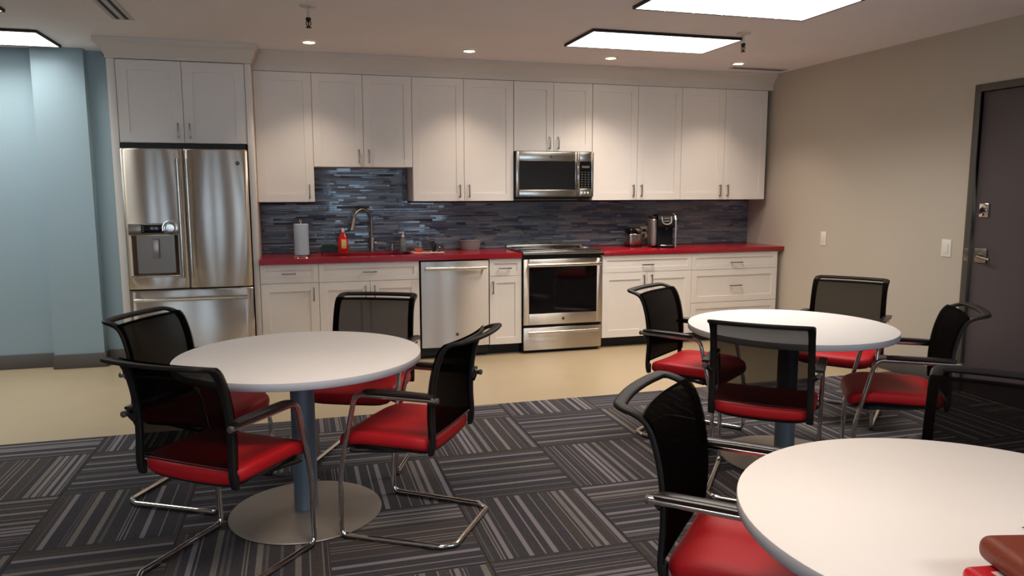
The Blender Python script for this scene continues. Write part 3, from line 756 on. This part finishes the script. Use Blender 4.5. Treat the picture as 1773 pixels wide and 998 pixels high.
badge(dd, -.6, -.6452, .215, .015)
MB().box(X0+.004, X1-.004, -.56, -.545, .001, .097).build('toe_kick', M['gap'], e, smooth=False)

# ------------------------------------------------------------------ range
X0, X1 = .003, .757
e = empty('range', ((X0+X1)/2, -.35, 0), 'stainless steel slide-in electric range with black glass oven door', 'range')
b = MB(); b.box(X0, X1, -.615, -.03, .03, .905); b.build('body', M['gap'], e, smooth=False)
b = MB(); b.bbox(X0-.006, X0+.012, -.64, -.09, .9165, .9285, .003); b.bbox(X1-.012, X1+.008, -.64, -.09, .9165, .9285, .003); b.bbox(X0-.006, X1+.008, -.668, -.642, .898, .928, .006)
b.bbox(X0-.006, X1+.008, -.545, -.536, .9165, .9285, .002); b.build('cooktop_trim', M['steel_v'], e)
ct = MB().bbox(X0+.002, X1-.002, -.64, -.10, .906, .925, .002).build('cooktop', M['black_glass'], e)
for (x, y, r) in ((.2, -.24, .075), (.56, -.24, .09), (.2, -.43, .09), (.56, -.43, .075)):
    MB().lathe([(r-.002, .0003), (r, .0003)], x, y, .925, 36).build('burner_ring', M['print'], ct)
b = MB(); 
for k in range(7): b.box(.28+k*.03, .292+k*.03, -.60, -.588, .9252, .9255)
for k in range(4): b.box(.6+k*.03, .61+k*.03, -.595, -.585, .9252, .9255)
b.build('touch_controls', M['print'], ct, smooth=False)
b = MB(); b.bbox(X0-.008, X1+.008, -.12, -.055, .918, .948, .006); b.build('rear_vent', M['steel_v'], e)
od = MB()
od.bbox(X0+.002, .055, -.658, -.617, .262, .855, .003); od.bbox(.705, X1-.002, -.658, -.617, .262, .855, .003)
od.bbox(.055, .705, -.658, -.617, .262, .362, .003); od.bbox(.055, .705, -.658, -.617, .815, .855, .003)
od = od.build('oven_door', M['steel'], e)
MB().box(.0552, .7048, -.654, -.62, .3622, .8148).build('oven_window', M['black_glass'], od, smooth=False)
b = MB(); b.sweep([(.035+.69*k/16, -.700-.008*math.sin(math.pi*k/16), .806) for k in range(17)], .013, .016, seg=12)
for x in (.06, .70): b.sweep([(x, -.70, .806), (x, -.655, .82)], .010, seg=8)
b.build('handle', M['steel_v'], od)
badge(od, .38, -.6582, .312, .013)
b = MB(); b.bbox(X0+.002, X1-.002, -.655, -.617, .03, .236, .004); wd = b.build('warming_drawer', M['steel'], e)
b = MB(); b.sweep([(.04+.68*k/16, -.685-.006*math.sin(math.pi*k/16), .195) for k in range(17)], .009, .012, seg=12)
for x in (.07, .69): b.sweep([(x, -.687, .195), (x, -.652, .195)], .008, seg=8)
b.build('handle', M['steel_v'], wd)
MB().box(X0+.01, X1-.01, -.60, -.58, .001, .03).build('toe_kick', M['gap'], e, smooth=False)

# ------------------------------------------------------------------ microwave
X0, X1, Z0, Z1, YF = .003, .759, 1.396, 1.818, -.42
e = empty('microwave', ((X0+X1)/2, -.2, Z0), 'stainless over-the-range microwave under the short wall cabinet', 'microwave')
MB().box(X0, X1, -.385, -.012, Z0, Z1).build('body', M['gap'], e, smooth=False)
d = MB(); XC = .598
d.bbox(X0+.006, X0+.032, YF, -.386, Z0+.012, Z1-.004, .003); d.bbox(.575, XC-.001, YF, -.386, Z0+.012, Z1-.004, .003)
d.bbox(X0+.032, .575, YF, -.386, Z1-.088, Z1-.004, .003); d.bbox(X0+.032, .575, YF, -.386, Z0+.012, Z0+.075, .003)
md = d.build('door', M['steel_v'], e)
MB().box(X0+.0322, .5748, YF+.002, -.39, Z0+.0752, Z1-.0882).build('window', M['mw_glass'], md, smooth=False)
b = MB(); hp = [(.588, YF-.018-.022*math.sin(math.pi*k/14), Z0+.055+.29*k/14) for k in range(15)]
b.sweep(hp, .011, .011, seg=12); b.sweep([(.588, YF-.022, Z0+.07), (.588, YF+.002, Z0+.07)], .009, seg=8); b.sweep([(.588, YF-.022, Z0+.33), (.588, YF+.002, Z0+.33)], .009, seg=8)
b.build('handle', M['chrome'], md)
badge(md, .335, YF-.0002, Z1-.048, .013)
d = MB(); d.bbox(XC+.001, .62, YF, -.386, Z0+.012, Z1-.004, .003); d.bbox(.735, X1-.002, YF, -.386, Z0+.012, Z1-.004, .003)
d.bbox(.62, .735, YF, -.386, Z1-.088, Z1-.004, .003); d.bbox(.62, .735, YF, -.386, Z0+.012, Z0+.085, .003)
cp = d.build('control_panel', M['steel_v'], e)
MB().box(.6202, .7348, YF+.001, -.39, Z0+.0852, Z1-.0882).build('keypad', M['gloss_black'], cp, smooth=False)
b = MB()
for r in range(7):
    for c in range(3): b.box(.634+c*.032, .652+c*.032, YF+.0002, YF+.0009, Z0+.10+r*.022, Z0+.107+r*.022)
b.box(.64, .715, YF+.0002, YF+.0009, Z0+.275, Z0+.295); b.build('keypad_print', M['base'], cp, smooth=False)
for k in range(3): MB().lathe([(0, -.004), (.009, -.004), (.010, -.0005)], .637+k*.032, YF, Z0+.048, 16, 'y').build('button', M['white_plastic'], cp)
MB().box(X0+.02, X1-.02, -.37, -.05, Z0-.012, Z0-.0005).build('underside_vent', M['gap'], e, smooth=False)

# ------------------------------------------------------------------ things on the worktop
Z = ZC1+.0004
# paper towel holder
e = empty('paper_towel_holder', (-1.885, -.44, Z), 'paper towel roll on a steel holder beside the sink', 'paper towels')
MB().lathe([(0, 0), (.072, 0), (.074, .004), (.072, .012), (.01, .014), (0, .014)], -1.885, -.44, Z, 32).build('base', M['chrome'], e)
MB().lathe([(.006, .014), (.006, .288), (.012, .292), (.014, .303), (.008, .312), (0, .314)], -1.885, -.44, Z, 16).build('rod', M['chrome'], e)
MB().lathe([(.02, .275), (.058, .275), (.060, .272), (.060, .018), (.058, .015), (.02, .015)], -1.885, -.44, Z, 40).build('paper_roll', M['towel'], e)
# sponge caddy
e = empty('sponge_caddy', (-1.65, -.10, Z), 'small black caddy holding a dark green pad, between towel roll and soap', 'caddy')
b = MB(); z0, z1 = Z, Z+.05
for q in ((-1.72, -1.714, -.14, -.06), (-1.586, -1.58, -.14, -.06), (-1.714, -1.586, -.14, -.134), (-1.714, -1.586, -.066, -.06)): b.box(*q, z0+.012, z1)
b.box(-1.72, -1.58, -.14, -.06, z0+.006, z0+.0118); b.bbox(-1.735, -1.565, -.145, -.141, z1-.01, z1+.002, .001)
for x in (-1.705, -1.6): b.box(x, x+.01, -.135, -.065, z0, z0+.006)
b.build('tray', M['black'], e, smooth=False)
MB().bbox(-1.71, -1.59, -.13, -.07, z0+.02, z0+.075, .012).build('scouring_pad', M['green'], e)
# dish soap bottle
e = empty('soap_bottle', (-1.53, -.20, Z), 'red dish soap bottle standing behind the sink', 'bottle')
def sq_lathe(b, prof, cx, cy, cz, fl=.55, seg=32):
    vs = []; n = len(prof)
    for k in range(seg):
        a = 2*math.pi*k/seg
        for r, z in prof: vs.append((cx+r*math.cos(a), cy+r*fl*math.sin(a), cz+z))
    fs = [(k*n+i, ((k+1) % seg)*n+i, ((k+1) % seg)*n+i+1, k*n+i+1) for k in range(seg) for i in range(n-1)]
    b.add(vs, fs)
b = MB(); sq_lathe(b, [(.001, 0), (.044, 0), (.047, .006), (.045, .05), (.046, .10), (.042, .135), (.026, .165), (.014, .18), (.013, .185), (.001, .186)], -1.53, -.2, Z)
b.build('bottle', M['soap_red'], e)
b = MB(); b.lathe([(.014, .186), (.015, .19), (.014, .205), (.008, .212), (.007, .225), (0, .226)], -1.53, -.2, Z, 20); b.build('cap', M['napkin'], e)
b = MB(); b.bbox(-1.545, -1.503, -.2275, -.2235, Z+.045, Z+.125, .002); b.build('label', M['soap_label'], e)
# faucet
e = empty('faucet', (-1.30, -.10, Z), 'tall pull-down gooseneck faucet in brushed nickel at the sink', 'faucet')
fxp, fyp = -1.268, -.115
b = MB(); b.lathe([(.0, 0), (.030, 0), (.030, .006), (.024, .010), (.024, .12), (.02, .128), (.0, .13)], fxp, fyp, Z, 24); b.build('base', M['nickel'], e)
P = [(fxp, fyp, Z+.125), (fxp, fyp, Z+.30)]
for k in range(1, 15):
    a = math.pi*k/15*1.02; P.append((fxp-.085*(1-math.cos(a))*.93, fyp-.085*(1-math.cos(a))*.55, Z+.30+.088*math.sin(a)))
b = MB(); b.sweep(P, .0115, seg=14); b.build('spout', M['nickel'], e)
s = Vector(P[-1]); dn = (Vector(P[-1])-Vector(P[-2])).normalized(); t_ = s+Vector((-.022, -.012, -.11))
b = MB(); b.sweep([s, s*.75+t_*.25, s*.3+t_*.7, t_], [.0135, .016, .018, .021], [.0135, .016, .018, .021], seg=14); b.build('spray_head', M['steel_v'], e)
b = MB(); b.sweep([(fxp+.02, fyp, Z+.085), (fxp+.045, fyp-.004, Z+.085)], .013, seg=12); b.sweep([(fxp+.045, fyp-.004, Z+.085), (fxp+.108, fyp-.01, Z+.088)], .0075, seg=10); b.build('lever', M['chrome'], e)
# air gap / side spray
e = empty('soap_dispenser', (-1.09, -.13, Z), 'short nickel air gap cap beside the faucet', 'dispenser')
MB().lathe([(0, 0), (.022, 0), (.022, .004), (.015, .007), (.015, .06), (.012, .068), (0, .07)], -1.09, -.13, Z, 20).build('cap', M['nickel'], e)
MB().lathe([(.0152, .03), (.0165, .031), (.0165, .036), (.0152, .037)], -1.09, -.13, Z, 20).build('collar', M['chrome'], e)
# clear pump bottle
e = empty('pump_bottle', (-1.0, -.21, Z), 'clear pump bottle of pale soap right of the faucet', 'bottle')
b = MB(); b.lathe([(0, .001), (.026, .001), (.029, .006), (.029, .10), (.024, .118), (.013, .126), (.013, .135)], -1.0, -.21, Z, 24); b.build('bottle', M['liquid'], e)
b = MB(); b.lathe([(.0, .134), (.015, .134), (.015, .150), (.006, .152), (.005, .172), (.010, .174), (.010, .182), (0, .183)], -1.0, -.21, Z, 16); b.bbox(-1.036, -.994, -.215, -.205, Z+.173, Z+.181, .002); b.build('pump', M['white_plastic'], e)
# paper sheet with sponge, glass, round black gadget
MB().bbox(-.93, -.655, -.40, -.20, Z, Z+.003, .001).build('paper_sheet', M['napkin'], label='white paper sheet lying on the red worktop under a glass', cat='paper')
b = MB(); b.bbox(-.912, -.835, -.33, -.25, Z+.0035, Z+.032, .008); b.build('sponge', M['orange_red'], label='orange red sponge lying on the white paper sheet', cat='sponge')
e = empty('drinking_glass', (-.80, -.34, Z+.0035), 'tall narrow clear drinking glass on the white paper sheet', 'glass')
MB().lathe([(0, 0), (.024, 0), (.0265, .003), (.030, .155), (.0285, .155), (.025, .008), (0, .007)], -.80, -.34, Z+.0035, 28).build('tumbler', M['clear'], e)
e = empty('round_gadget', (-.70, -.30, Z+.0035), 'small round black gadget with a ringed front on the paper sheet', 'gadget')
zc = Z+.0035+.042
b = MB(); b.lathe([(0, -.018), (.034, -.018), (.041, -.012), (.042, 0), (.038, .016), (0, .018)], -.69, -.32, zc, 32, 'y'); b.build('body', M['black'], e)
b = MB(); b.lathe([(.024, -.0195), (.029, -.0215), (.033, -.0195)], -.69, -.32, zc, 32, 'y'); b.build('ring', M['base'], e)
b = MB(); b.lathe([(0, -.022), (.009, -.0215), (.011, -.0185)], -.69, -.32, zc, 20, 'y'); b.build('knob', M['silver'], e)
b = MB(); b.bbox(-.755, -.715, -.315, -.275, Z+.0036, Z+.095, .012); b.build('stand', M['black'], e)
# food container
e = empty('food_container', (-.37, -.16, Z), 'translucent plastic food container with a blue inner rim left of the range', 'container')
b = MB(); sq_lathe(b, [(.001, 0), (.085, 0), (.092, .01), (.108, .085), (.106, .086), (.089, .012), (.001, .006)], -.37, -.16, Z, .7); b.build('tub', M['clear_plastic'], e)
b = MB(); sq_lathe(b, [(.104, .0865), (.112, .0865), (.112, .091), (.07, .097), (.001, .099)], -.37, -.16, Z, .7); b.build('lid', M['clear_plastic'], e)
b = MB(); sq_lathe(b, [(.06, .1), (.07, .1), (.066, .109), (.02, .112), (.001, .112)], -.395, -.16, Z, .6); b.build('lid_vent', M['blue_lid'], e)
# toaster
e = empty('toaster', (1.245, -.25, Z), 'small steel toaster with a black top against the backsplash', 'toaster')
b = MB(); b.bbox(1.175, 1.325, -.33, -.17, Z+.02, Z+.135, .02, 3); b.build('shell', M['rose_steel'], e)
b = MB(); b.bbox(1.178, 1.322, -.327, -.173, Z+.1352, Z+.185, .022, 3); b.build('top', M['gloss_black'], e)
b = MB(); b.bbox(1.255, 1.312, -.334, -.3275, Z+.142, Z+.180, .003); b.build('control_plate', M['chrome'], e)
b = MB()
for k in range(3): b.lathe([(0, -.006), (.005, -.006), (.005, -.001)], 1.268+k*.015, -.334, Z+.156+(.008 if k % 2 else 0), 10, 'y')
b.build('button', M['black'], e)
b = MB(); b.bbox(1.185, 1.315, -.32, -.18, Z, Z+.02, .004); b.build('foot', M['black'], e)
# outlet with plugs and cords
e = empty('wall_outlet', (1.475, -.012, .975), 'white double wall outlet with two plugs in the backsplash', 'outlet')
MB().bbox(1.438, 1.512, -.0175, -.0125, .972, 1.10, .003).build('plate', M['white_plastic'], e)
for z in (1.062, 1.012): MB().bbox(1.455, 1.495, -.020, -.0176, z-.016, z+.016, .004).build('socket', M['white_plastic'], e)
e = empty('power_cord', (1.475, -.05, 1.06), 'black plug and cord running from the outlet down to the toaster', 'cord')
MB().bbox(1.46, 1.49, -.05, -.0202, 1.048, 1.076, .006).build('plug', M['black'], e)
MB().sweep(fillet([(1.475, -.05, 1.062), (1.475, -.09, 1.055), (1.50, -.10, .985), (1.47, -.11, .93), (1.40, -.14, Z+.006), (1.30, -.1655, Z+.03)], .03), .0035, seg=8).build('cord', M['black'], e)
e = empty('power_cord', (1.475, -.05, 1.01), 'yellow plug and cord running from the outlet to the coffee maker', 'cord')
MB().bbox(1.46, 1.49, -.045, -.0202, .998, 1.026, .006).build('plug', M['black'], e)
MB().bbox(1.467, 1.515, -.075, -.0452, .992, 1.018, .008).build('adapter', M['yellow'], e)
MB().sweep(fillet([(1.515, -.06, 1.005), (1.56, -.07, .995), (1.60, -.11, .975)], .02), .004, seg=8).build('cord', M['yellow'], e)
MB().sweep(fillet([(1.60, -.11, .975), (1.64, -.16, .955), (1.66, -.17, .95), (1.655, -.21, .945)], .02), .0035, seg=8).build('lead', M['black'], e)

# coffee maker, built facing -y around the origin then turned
e = empty('coffee_maker', (0, 0, 0), 'black single-serve coffee maker with silver side tank on the red worktop', 'coffee maker')
H = .325; pf = [(-.13, 0), (-.13, .02), (-.055, .024), (-.052, .19), (-.125, .195), (-.135, .215), (-.13, .27), (-.10, .305), (-.04, H), (.10, H-.01), (.135, .28), (.14, .02), (.14, 0)]
b = MB(); n = len(pf); hw = .078
vs = [(-hw, y, z) for y, z in pf]+[(hw, y, z) for y, z in pf]
b.add(vs, [(i, (i+1) % n, (i+1) % n+n, i+n) for i in range(n)]+[tuple(range(n))[::-1], tuple(range(n, 2*n))]); b.build('body', M['maker_black'], e, sharp=28)
b = MB(); b.bbox(-hw-.055, -hw-.001, -.075, .13, .012, .285, .03, 4); b.build('water_tank', M['silver'], e)
b = MB(); b.bbox(-hw-.052, -hw-.003, -.07, .12, .2855, .300, .006); b.build('tank_lid', M['black'], e)
pr = [(-.137, .01), (-.139, .215), (-.134, .272), (-.102, .309), (-.04, H+.004), (.10, H-.006), (.138, .282), (.143, .01), (.128, .01), (.125, .27), (.09, H-.026), (-.04, H-.012), (-.09, .295), (-.12, .262), (-.127, .215), (-.127, .01)]
for sx, x0 in ((1, hw+.0005), (-1, -hw-.0008)):
    b = MB(); n2 = len(pr); x1 = x0+sx*.012 if sx > 0 else x0+.0
    if sx < 0: continue
    vs = [(x0, y, z) for y, z in pr]+[(x1, y, z) for y, z in pr]
    b.add(vs, [(i, (i+1) % n2, (i+1) % n2+n2, i+n2) for i in range(n2)]+[(i, i+1, n2-2-i, n2-1-i) for i in range(7)]+[(n2+i, n2+i+1, 2*n2-2-i, 2*n2-1-i) for i in range(7)])
    b.build('side_trim', M['silver'], e, sharp=30)
b = MB(); C8 = []
for k in range(21):
    a = R(200+140*k/20); C8.append((.045*math.cos(a), -.128-.010, .262+.035*math.sin(a)))
b.sweep([(-.045, -.112, .298)]+[(p[0], p[1]+ (p[2]-.235)*.25, p[2]) for p in C8]+[(.045, -.112, .298)], .007, seg=8); b.build('control_ring', M['silver'], e)
b = MB(); b.add([(-.028, -.134, .255), (.028, -.134, .255), (.028, -.117, .287), (-.028, -.117, .287), (-.028, -.128, .252), (.028, -.128, .252), (.028, -.110, .285), (-.028, -.110, .285)],
                [(0, 1, 2, 3), (4, 7, 6, 5), (0, 4, 5, 1), (1, 5, 6, 2), (2, 6, 7, 3), (3, 7, 4, 0)]); b.build('display', M['screen'], e, smooth=False)
b = MB(); b.lathe([(0, 0), (.02, 0), (.022, -.012), (0, -.014)], 0, -.10, .1935, 20); b.build('nozzle', M['black'], e)
b = MB(); b.bbox(-.06, .06, -.142, -.05, .0205, .032, .004); b.build('drip_tray', M['chrome'], e)
e.location = (1.50, -.40, Z); e.rotation_euler = (0, 0, R(-14))

# ------------------------------------------------------------------ tables
FZ = TH+.0006
def table(cx, cy, label, bx=None, by=None):
    e = empty('round_table', (0, 0, 0), label, 'table', 'round white tables on grey pedestals')
    r = .533
    MB().lathe([(0, .7395), (r-.002, .7395), (r-.0008, .7385)], seg=96).build('tabletop', M['laminate'], e, sharp=60)
    MB().lathe([(r-.0008, .7384), (r, .737), (r, .709), (r-.002, .707), (0, .707)], seg=96).build('edge_band', M['edge'], e, sharp=60)
    MB().lathe([(0, .7068), (.16, .7068), (.15, .699), (.055, .696)], seg=32).build('mounting_plate', M['column'], e)
    MB().lathe([(.053, .70), (.053, .022)], seg=40).build('column', M['column'], e)
    MB().lathe([(.3, 0), (.335, 0), (.34, .004), (.338, .009), (.30, .013), (.06, .0215), (0, .022)], seg=80).build('base_plate', M['plate'], e, sharp=60)
    e.location = (cx, cy, FZ)
    return e
TB1 = (-1.921, -3.565); TB2 = (.615, -3.575); TB3 = (-.464, -5.744)
table(*TB1, 'round white table at left, in front of the refrigerator')
table(*TB2, 'round white table at right, farther back near the drawers and beige wall')
table(*TB3, 'nearest round white table, cut off at the lower right of the photo')

# ------------------------------------------------------------------ chair
PROF = [(-.197, .400), (-.205, .43), (-.206, .47), (-.202, .55), (-.204, .63), (-.214, .71), (-.230, .775), (-.249, .822), (-.272, .847), (-.302, .859), (-.338, .867)]
def catmull(pts, n=8):
    out = []; P_ = [pts[0]]+pts+[pts[-1]]
    for i in range(1, len(P_)-2):
        p0, p1, p2, p3 = P_[i-1:i+3]
        for k in range(n):
            t = k/n; out.append(tuple(.5*((2*p1[j])+(-p0[j]+p2[j])*t+(2*p0[j]-5*p1[j]+4*p2[j]-p3[j])*t*t+(-p0[j]+3*p1[j]-3*p2[j]+p3[j])*t**3) for j in range(2)))
    out.append(pts[-1]); return out
CP = catmull(PROF); SL = [0]
for i in range(1, len(CP)): SL.append(SL[-1]+math.dist(CP[i], CP[i-1]))
SMAX = SL[-1]
def prof_at(s):
    s = min(max(s, 0), SMAX); i = max(k for k in range(len(SL)) if SL[k] <= s+1e-9); i = min(i, len(SL)-2)
    t = (s-SL[i])/(SL[i+1]-SL[i]); return [CP[i][j]+(CP[i+1][j]-CP[i][j])*t for j in range(2)]
def back_pt(x, s):
    y, z = prof_at(s); bow = (.011+.015*min(1, max(0, (s-.40)/.1)))*(1-(x/.22)**2)*min(1, max(0, (s-.02)/.15))
    return Vector((x, y-bow, z))
def back_n(s):
    a, b = prof_at(s-.006), prof_at(s+.006); t = Vector((0, b[0]-a[0], b[1]-a[1])).normalized()
    return Vector((0, t.z, -t.y))
WB, WT = .222, .214
def make_chair():
    e = empty('guest_chair', (0, 0, 0), 'x', 'chair')
    # one continuous chromed tube: arm, front leg, floor rail, rear bar and back again
    half = [(.252, -.235, .634), (.252, .125, .634), (.248, .205, .30), (.246, .212, .0125), (.224, -.235, .0125), (.186, -.287, .0125)]
    full = half+[(-x, y, z) for x, y, z in half[::-1]]
    rr = [.05, .3, .035, .03, .03]
    MB().sweep(fillet(full, rr+rr[::-1], 7), .0112, seg=12).build('sled_frame', M['chrome'], e, sharp=60)
    for s in (-1, 1):
        b = MB(); n = 12; pts = [(s*.252, -.218+.30*k/n, .6505+.002*math.sin(math.pi*k/n)) for k in range(n+1)]
        b.sweep(pts, [.019]+[.0225]*(n-1)+[.017], [.007]+[.0085]*(n-1)+[.006], seg=14, power=3.2, normals=[(0, 0, 1)]*(n+1)); b.build('arm_pad', M['arm_pad'], e)
        b = MB(); b.lathe([(0, -.010), (.010, -.010), (.0125, -.007), (.0125, 0), (0, .001)], s*.252, -.2355, .634, 16, 'y'); b.build('arm_bolt', M['base'], e)
        b = MB(); b.sweep([(s*.252, -.212, .627), (s*.236, -.214, .618), (s*.222, -.212, .606)], .010, .013, seg=10); b.build('arm_bracket', M['frame_black'], e)
        for (x, y) in ((.2445, .17), (.2275, -.18)):
            MB().bbox(s*x-.013, s*x+.013, y-.03, y+.03, .0003, .0085, .003).build('glide', M['black'], e)
    # seat: cushion with a waterfall front
    def pillow(hx, y0, y1, rings, zc=lambda x, y: 0, p=8.0, n=56):
        b = MB(); vs = []; cy, hy = (y0+y1)/2, (y1-y0)/2
        for (sc, z) in rings:
            for k in range(n):
                a = 2*math.pi*k/n; c, q = math.cos(a), math.sin(a); r = (abs(c)**p+abs(q)**p)**(-1/p)
                x, y = hx*r*c*sc, cy+hy*r*q*sc; vs.append((x, y, z+zc(x, y)))
        m_ = len(rings); fs = [(i*n+k, i*n+(k+1) % n, (i+1)*n+(k+1) % n, (i+1)*n+k) for i in range(m_-1) for k in range(n)]
        fs += [tuple(range(n)), tuple((m_-1)*n+k for k in range(n))[::-1]]; b.add(vs, fs); return b
    def dip(x, y):
        f = max(0, (y-.10)/.14); rr_ = max(0, (-.08-y)/.12)
        return -.034*f*f-.008*rr_*rr_-.012*(1-(x/.235)**2)*(1 if y < .1 else max(0, 1-f))
    pillow(.236, -.200, .242, [(.955, .414), (.985, .418), (1, .430), (.998, .446), (.988, .4565), (.97, .463), (.93, .4675), (.75, .470), (.45, .470), (.2, .470)], dip).build('seat', M['red_vinyl'], e, sharp=80)
    pillow(.226, -.190, .232, [(.80, .390), (.93, .396), (.985, .405), (1, .4135), (.9, .4138)], dip).build('seat_shell', M['black'], e, sharp=60)
    for y in (.09, -.09):
        MB().sweep([(-.236, .165 if y > 0 else .15, .385+.0), (-.15, y, .382), (.15, y, .382), (.236, .165 if y > 0 else .15, .385)], .009, seg=8).build('seat_support', M['frame_black'], e)
    # backrest loop: uprights and the curled grab handle in one black frame
    loop = [Vector((WB, 0, 0)), Vector((WT, SMAX, 0)), Vector((-WT, SMAX, 0)), Vector((-WB, 0, 0))]
    # sample uprights densely, fillet the top corners in (x, s)
    side = [Vector((WB+(WT-WB)*k/24, SMAX*k/24, 0)) for k in range(24)]
    rc = .026; up = [p for p in side if p.y < SMAX-rc-.004]; arc = [Vector((WT-rc+rc*math.cos(a), SMAX-rc+rc*math.sin(a), 0)) for a in [math.pi/2*k/8 for k in range(9)]]
    top = [Vector((x, SMAX, 0)) for x in [.12, .06, 0, -.06, -.12]]
    P2 = up+arc+top; P2 = P2+[Vector((-p.x, p.y, 0)) for p in (up+arc)[::-1]]
    pts = [back_pt(p.x, p.y) for p in P2]; nr = [back_n(p.y) for p in P2]
    ws = [.0155+.003*min(1, max(0, (p.y-.40)/.08)) for p in P2]; ts = [.0095 if p.y < SMAX-.1 else .008 for p in P2]
    MB().sweep(pts, ws, ts, seg=12, normals=nr, power=4.5).build('backrest_frame', M['frame_black'], e, sharp=50)
    s_top = SMAX-.070; s_bot = .068
    MB().sweep([back_pt(x, s_top) for x in [WT-.01-(2*WT-.02)*k/14 for k in range(15)]], .0045, .006, seg=8, normals=[back_n(s_top)]*15).build('top_rail', M['frame_black'], e)
    MB().sweep([back_pt(x, s_bot) for x in [WB-.01-(2*WB-.02)*k/14 for k in range(15)]], .003, .003, seg=8, normals=[back_n(s_bot)]*15).build('lower_rail', M['frame_black'], e)
    # mesh panel: a thin closed slab
    nx, ns_ = 14, 22; b = MB(); f = []; bk = []
    for i in range(ns_+1):
        s = s_bot+(s_top-s_bot)*i/ns_; nn = back_n(s); hw = WB+(WT-WB)*s/SMAX+.0135
        for k in range(nx+1):
            x = -hw+2*hw*k/nx; p = back_pt(x, s); f.append(p+nn*.0150); bk.append(p+nn*.0100)
    W_ = nx+1; o = len(f); fs = []
    for i in range(ns_):
        for k in range(nx):
            a = i*W_+k; fs += [(a, a+1, a+W_+1, a+W_), (o+a, o+a+W_, o+a+W_+1, o+a+1)]
    for i in range(ns_): fs += [(i*W_, (i+1)*W_, o+(i+1)*W_, o+i*W_), (i*W_+nx, o+i*W_+nx, o+(i+1)*W_+nx, (i+1)*W_+nx)]
    for k in range(nx): fs += [(k, o+k, o+k+1, k+1), (ns_*W_+k, ns_*W_+k+1, o+ns_*W_+k+1, o+ns_*W_+k)]
    b.add(f+bk, fs); b.build('mesh_back', M['mesh'], e, sharp=70)
    for s in (-1, 1):
        MB().bbox(s*WB-.015 if s < 0 else WB-.017, -WB+.017 if s < 0 else WB+.015, -.206, -.188, .394, .45, .006).build('back_bracket', M['frame_black'], e)
    return e
proto = make_chair()
CH = [(-2.379, -3.190, -117, 'left table', 'black mesh chair with red seat at the left table, farthest left beside the refrigerator'),
      (-2.218, -3.938, -37.5, 'left table', 'black mesh chair at the left table seen from behind, nearest the camera'),
      (-1.61, -2.966, 156.5, 'left table', 'black mesh chair behind the left table, its back before the sink cabinet doors'),
      (-1.469, -3.791, 56.4, 'left table', 'black mesh chair right of the left table, its whole chrome sled in view'),
      (.338, -3.09, -143, 'far right table', 'black mesh chair on the left side of the far right table, beside the drawer cabinet'),
      (.268, -3.876, -41.3, 'far right table', 'black mesh chair with its see-through back to the camera before the far right table'),
      (1.412, -3.009, 129.6, 'far right table', 'black mesh chair behind the far right table against the beige wall'),
      (1.033, -3.888, 55.2, 'far right table', 'black mesh chair on the right side of the far right table, beside the dark door'),
      (-.686, -5.207, -133.6, 'nearest table', 'large black chair with open grab handle on the left of the nearest table'),
      (.0, -5.39, 128, 'nearest table', 'dark chair behind the nearest table at the right edge of the photo')]
for i, (x, y, a, g, lb) in enumerate(CH):
    c = proto if i == 0 else copy_tree(proto)
    c.location = (x, y, FZ); c.rotation_euler = (0, 0, R(a)); c['label'] = lb; c['group'] = 'black mesh chairs with red seats'

# ------------------------------------------------------------------ things on the nearest table
TZ = FZ+.7398
e = empty('red_case', (0, 0, 0), 'glossy red case lying on the nearest table under the brown leather bag', 'case')
MB().bbox(-.0, .17, -.25, 0, 0, .034, .014, 4).build('shell', M['red_case'], e)
MB().bbox(.035, .06, -.003-.06, -.003-.03, .0341, .0346, .0002).build('print', M['napkin'], e)
e.location = (-.762, -5.95, TZ+.0003); e.rotation_euler = (0, 0, R(-8))
e = empty('leather_bag', (0, 0, 0), 'brown leather bag corner resting on the red case at the lower right', 'bag')
b = MB(); b.bbox(0, .36, -.30, 0, 0, .05, .022, 5); b.build('body', M['leather'], e)
e.location = (-.716, -5.935, TZ+.036); e.rotation_euler = (0, 0, R(-14))
e = empty('pen', (0, 0, 0), 'dark pen tip on the nearest table at the right edge', 'pen')
MB().lathe([(0, 0), (.0012, .004), (.004, .016), (.0045, .13), (.003, .134), (0, .134)], 0, 0, .0047, 12, 'x').build('barrel', M['black'], e)
e.location = (-.452, -5.815, TZ+.0003); e.rotation_euler = (0, 0, R(-35))
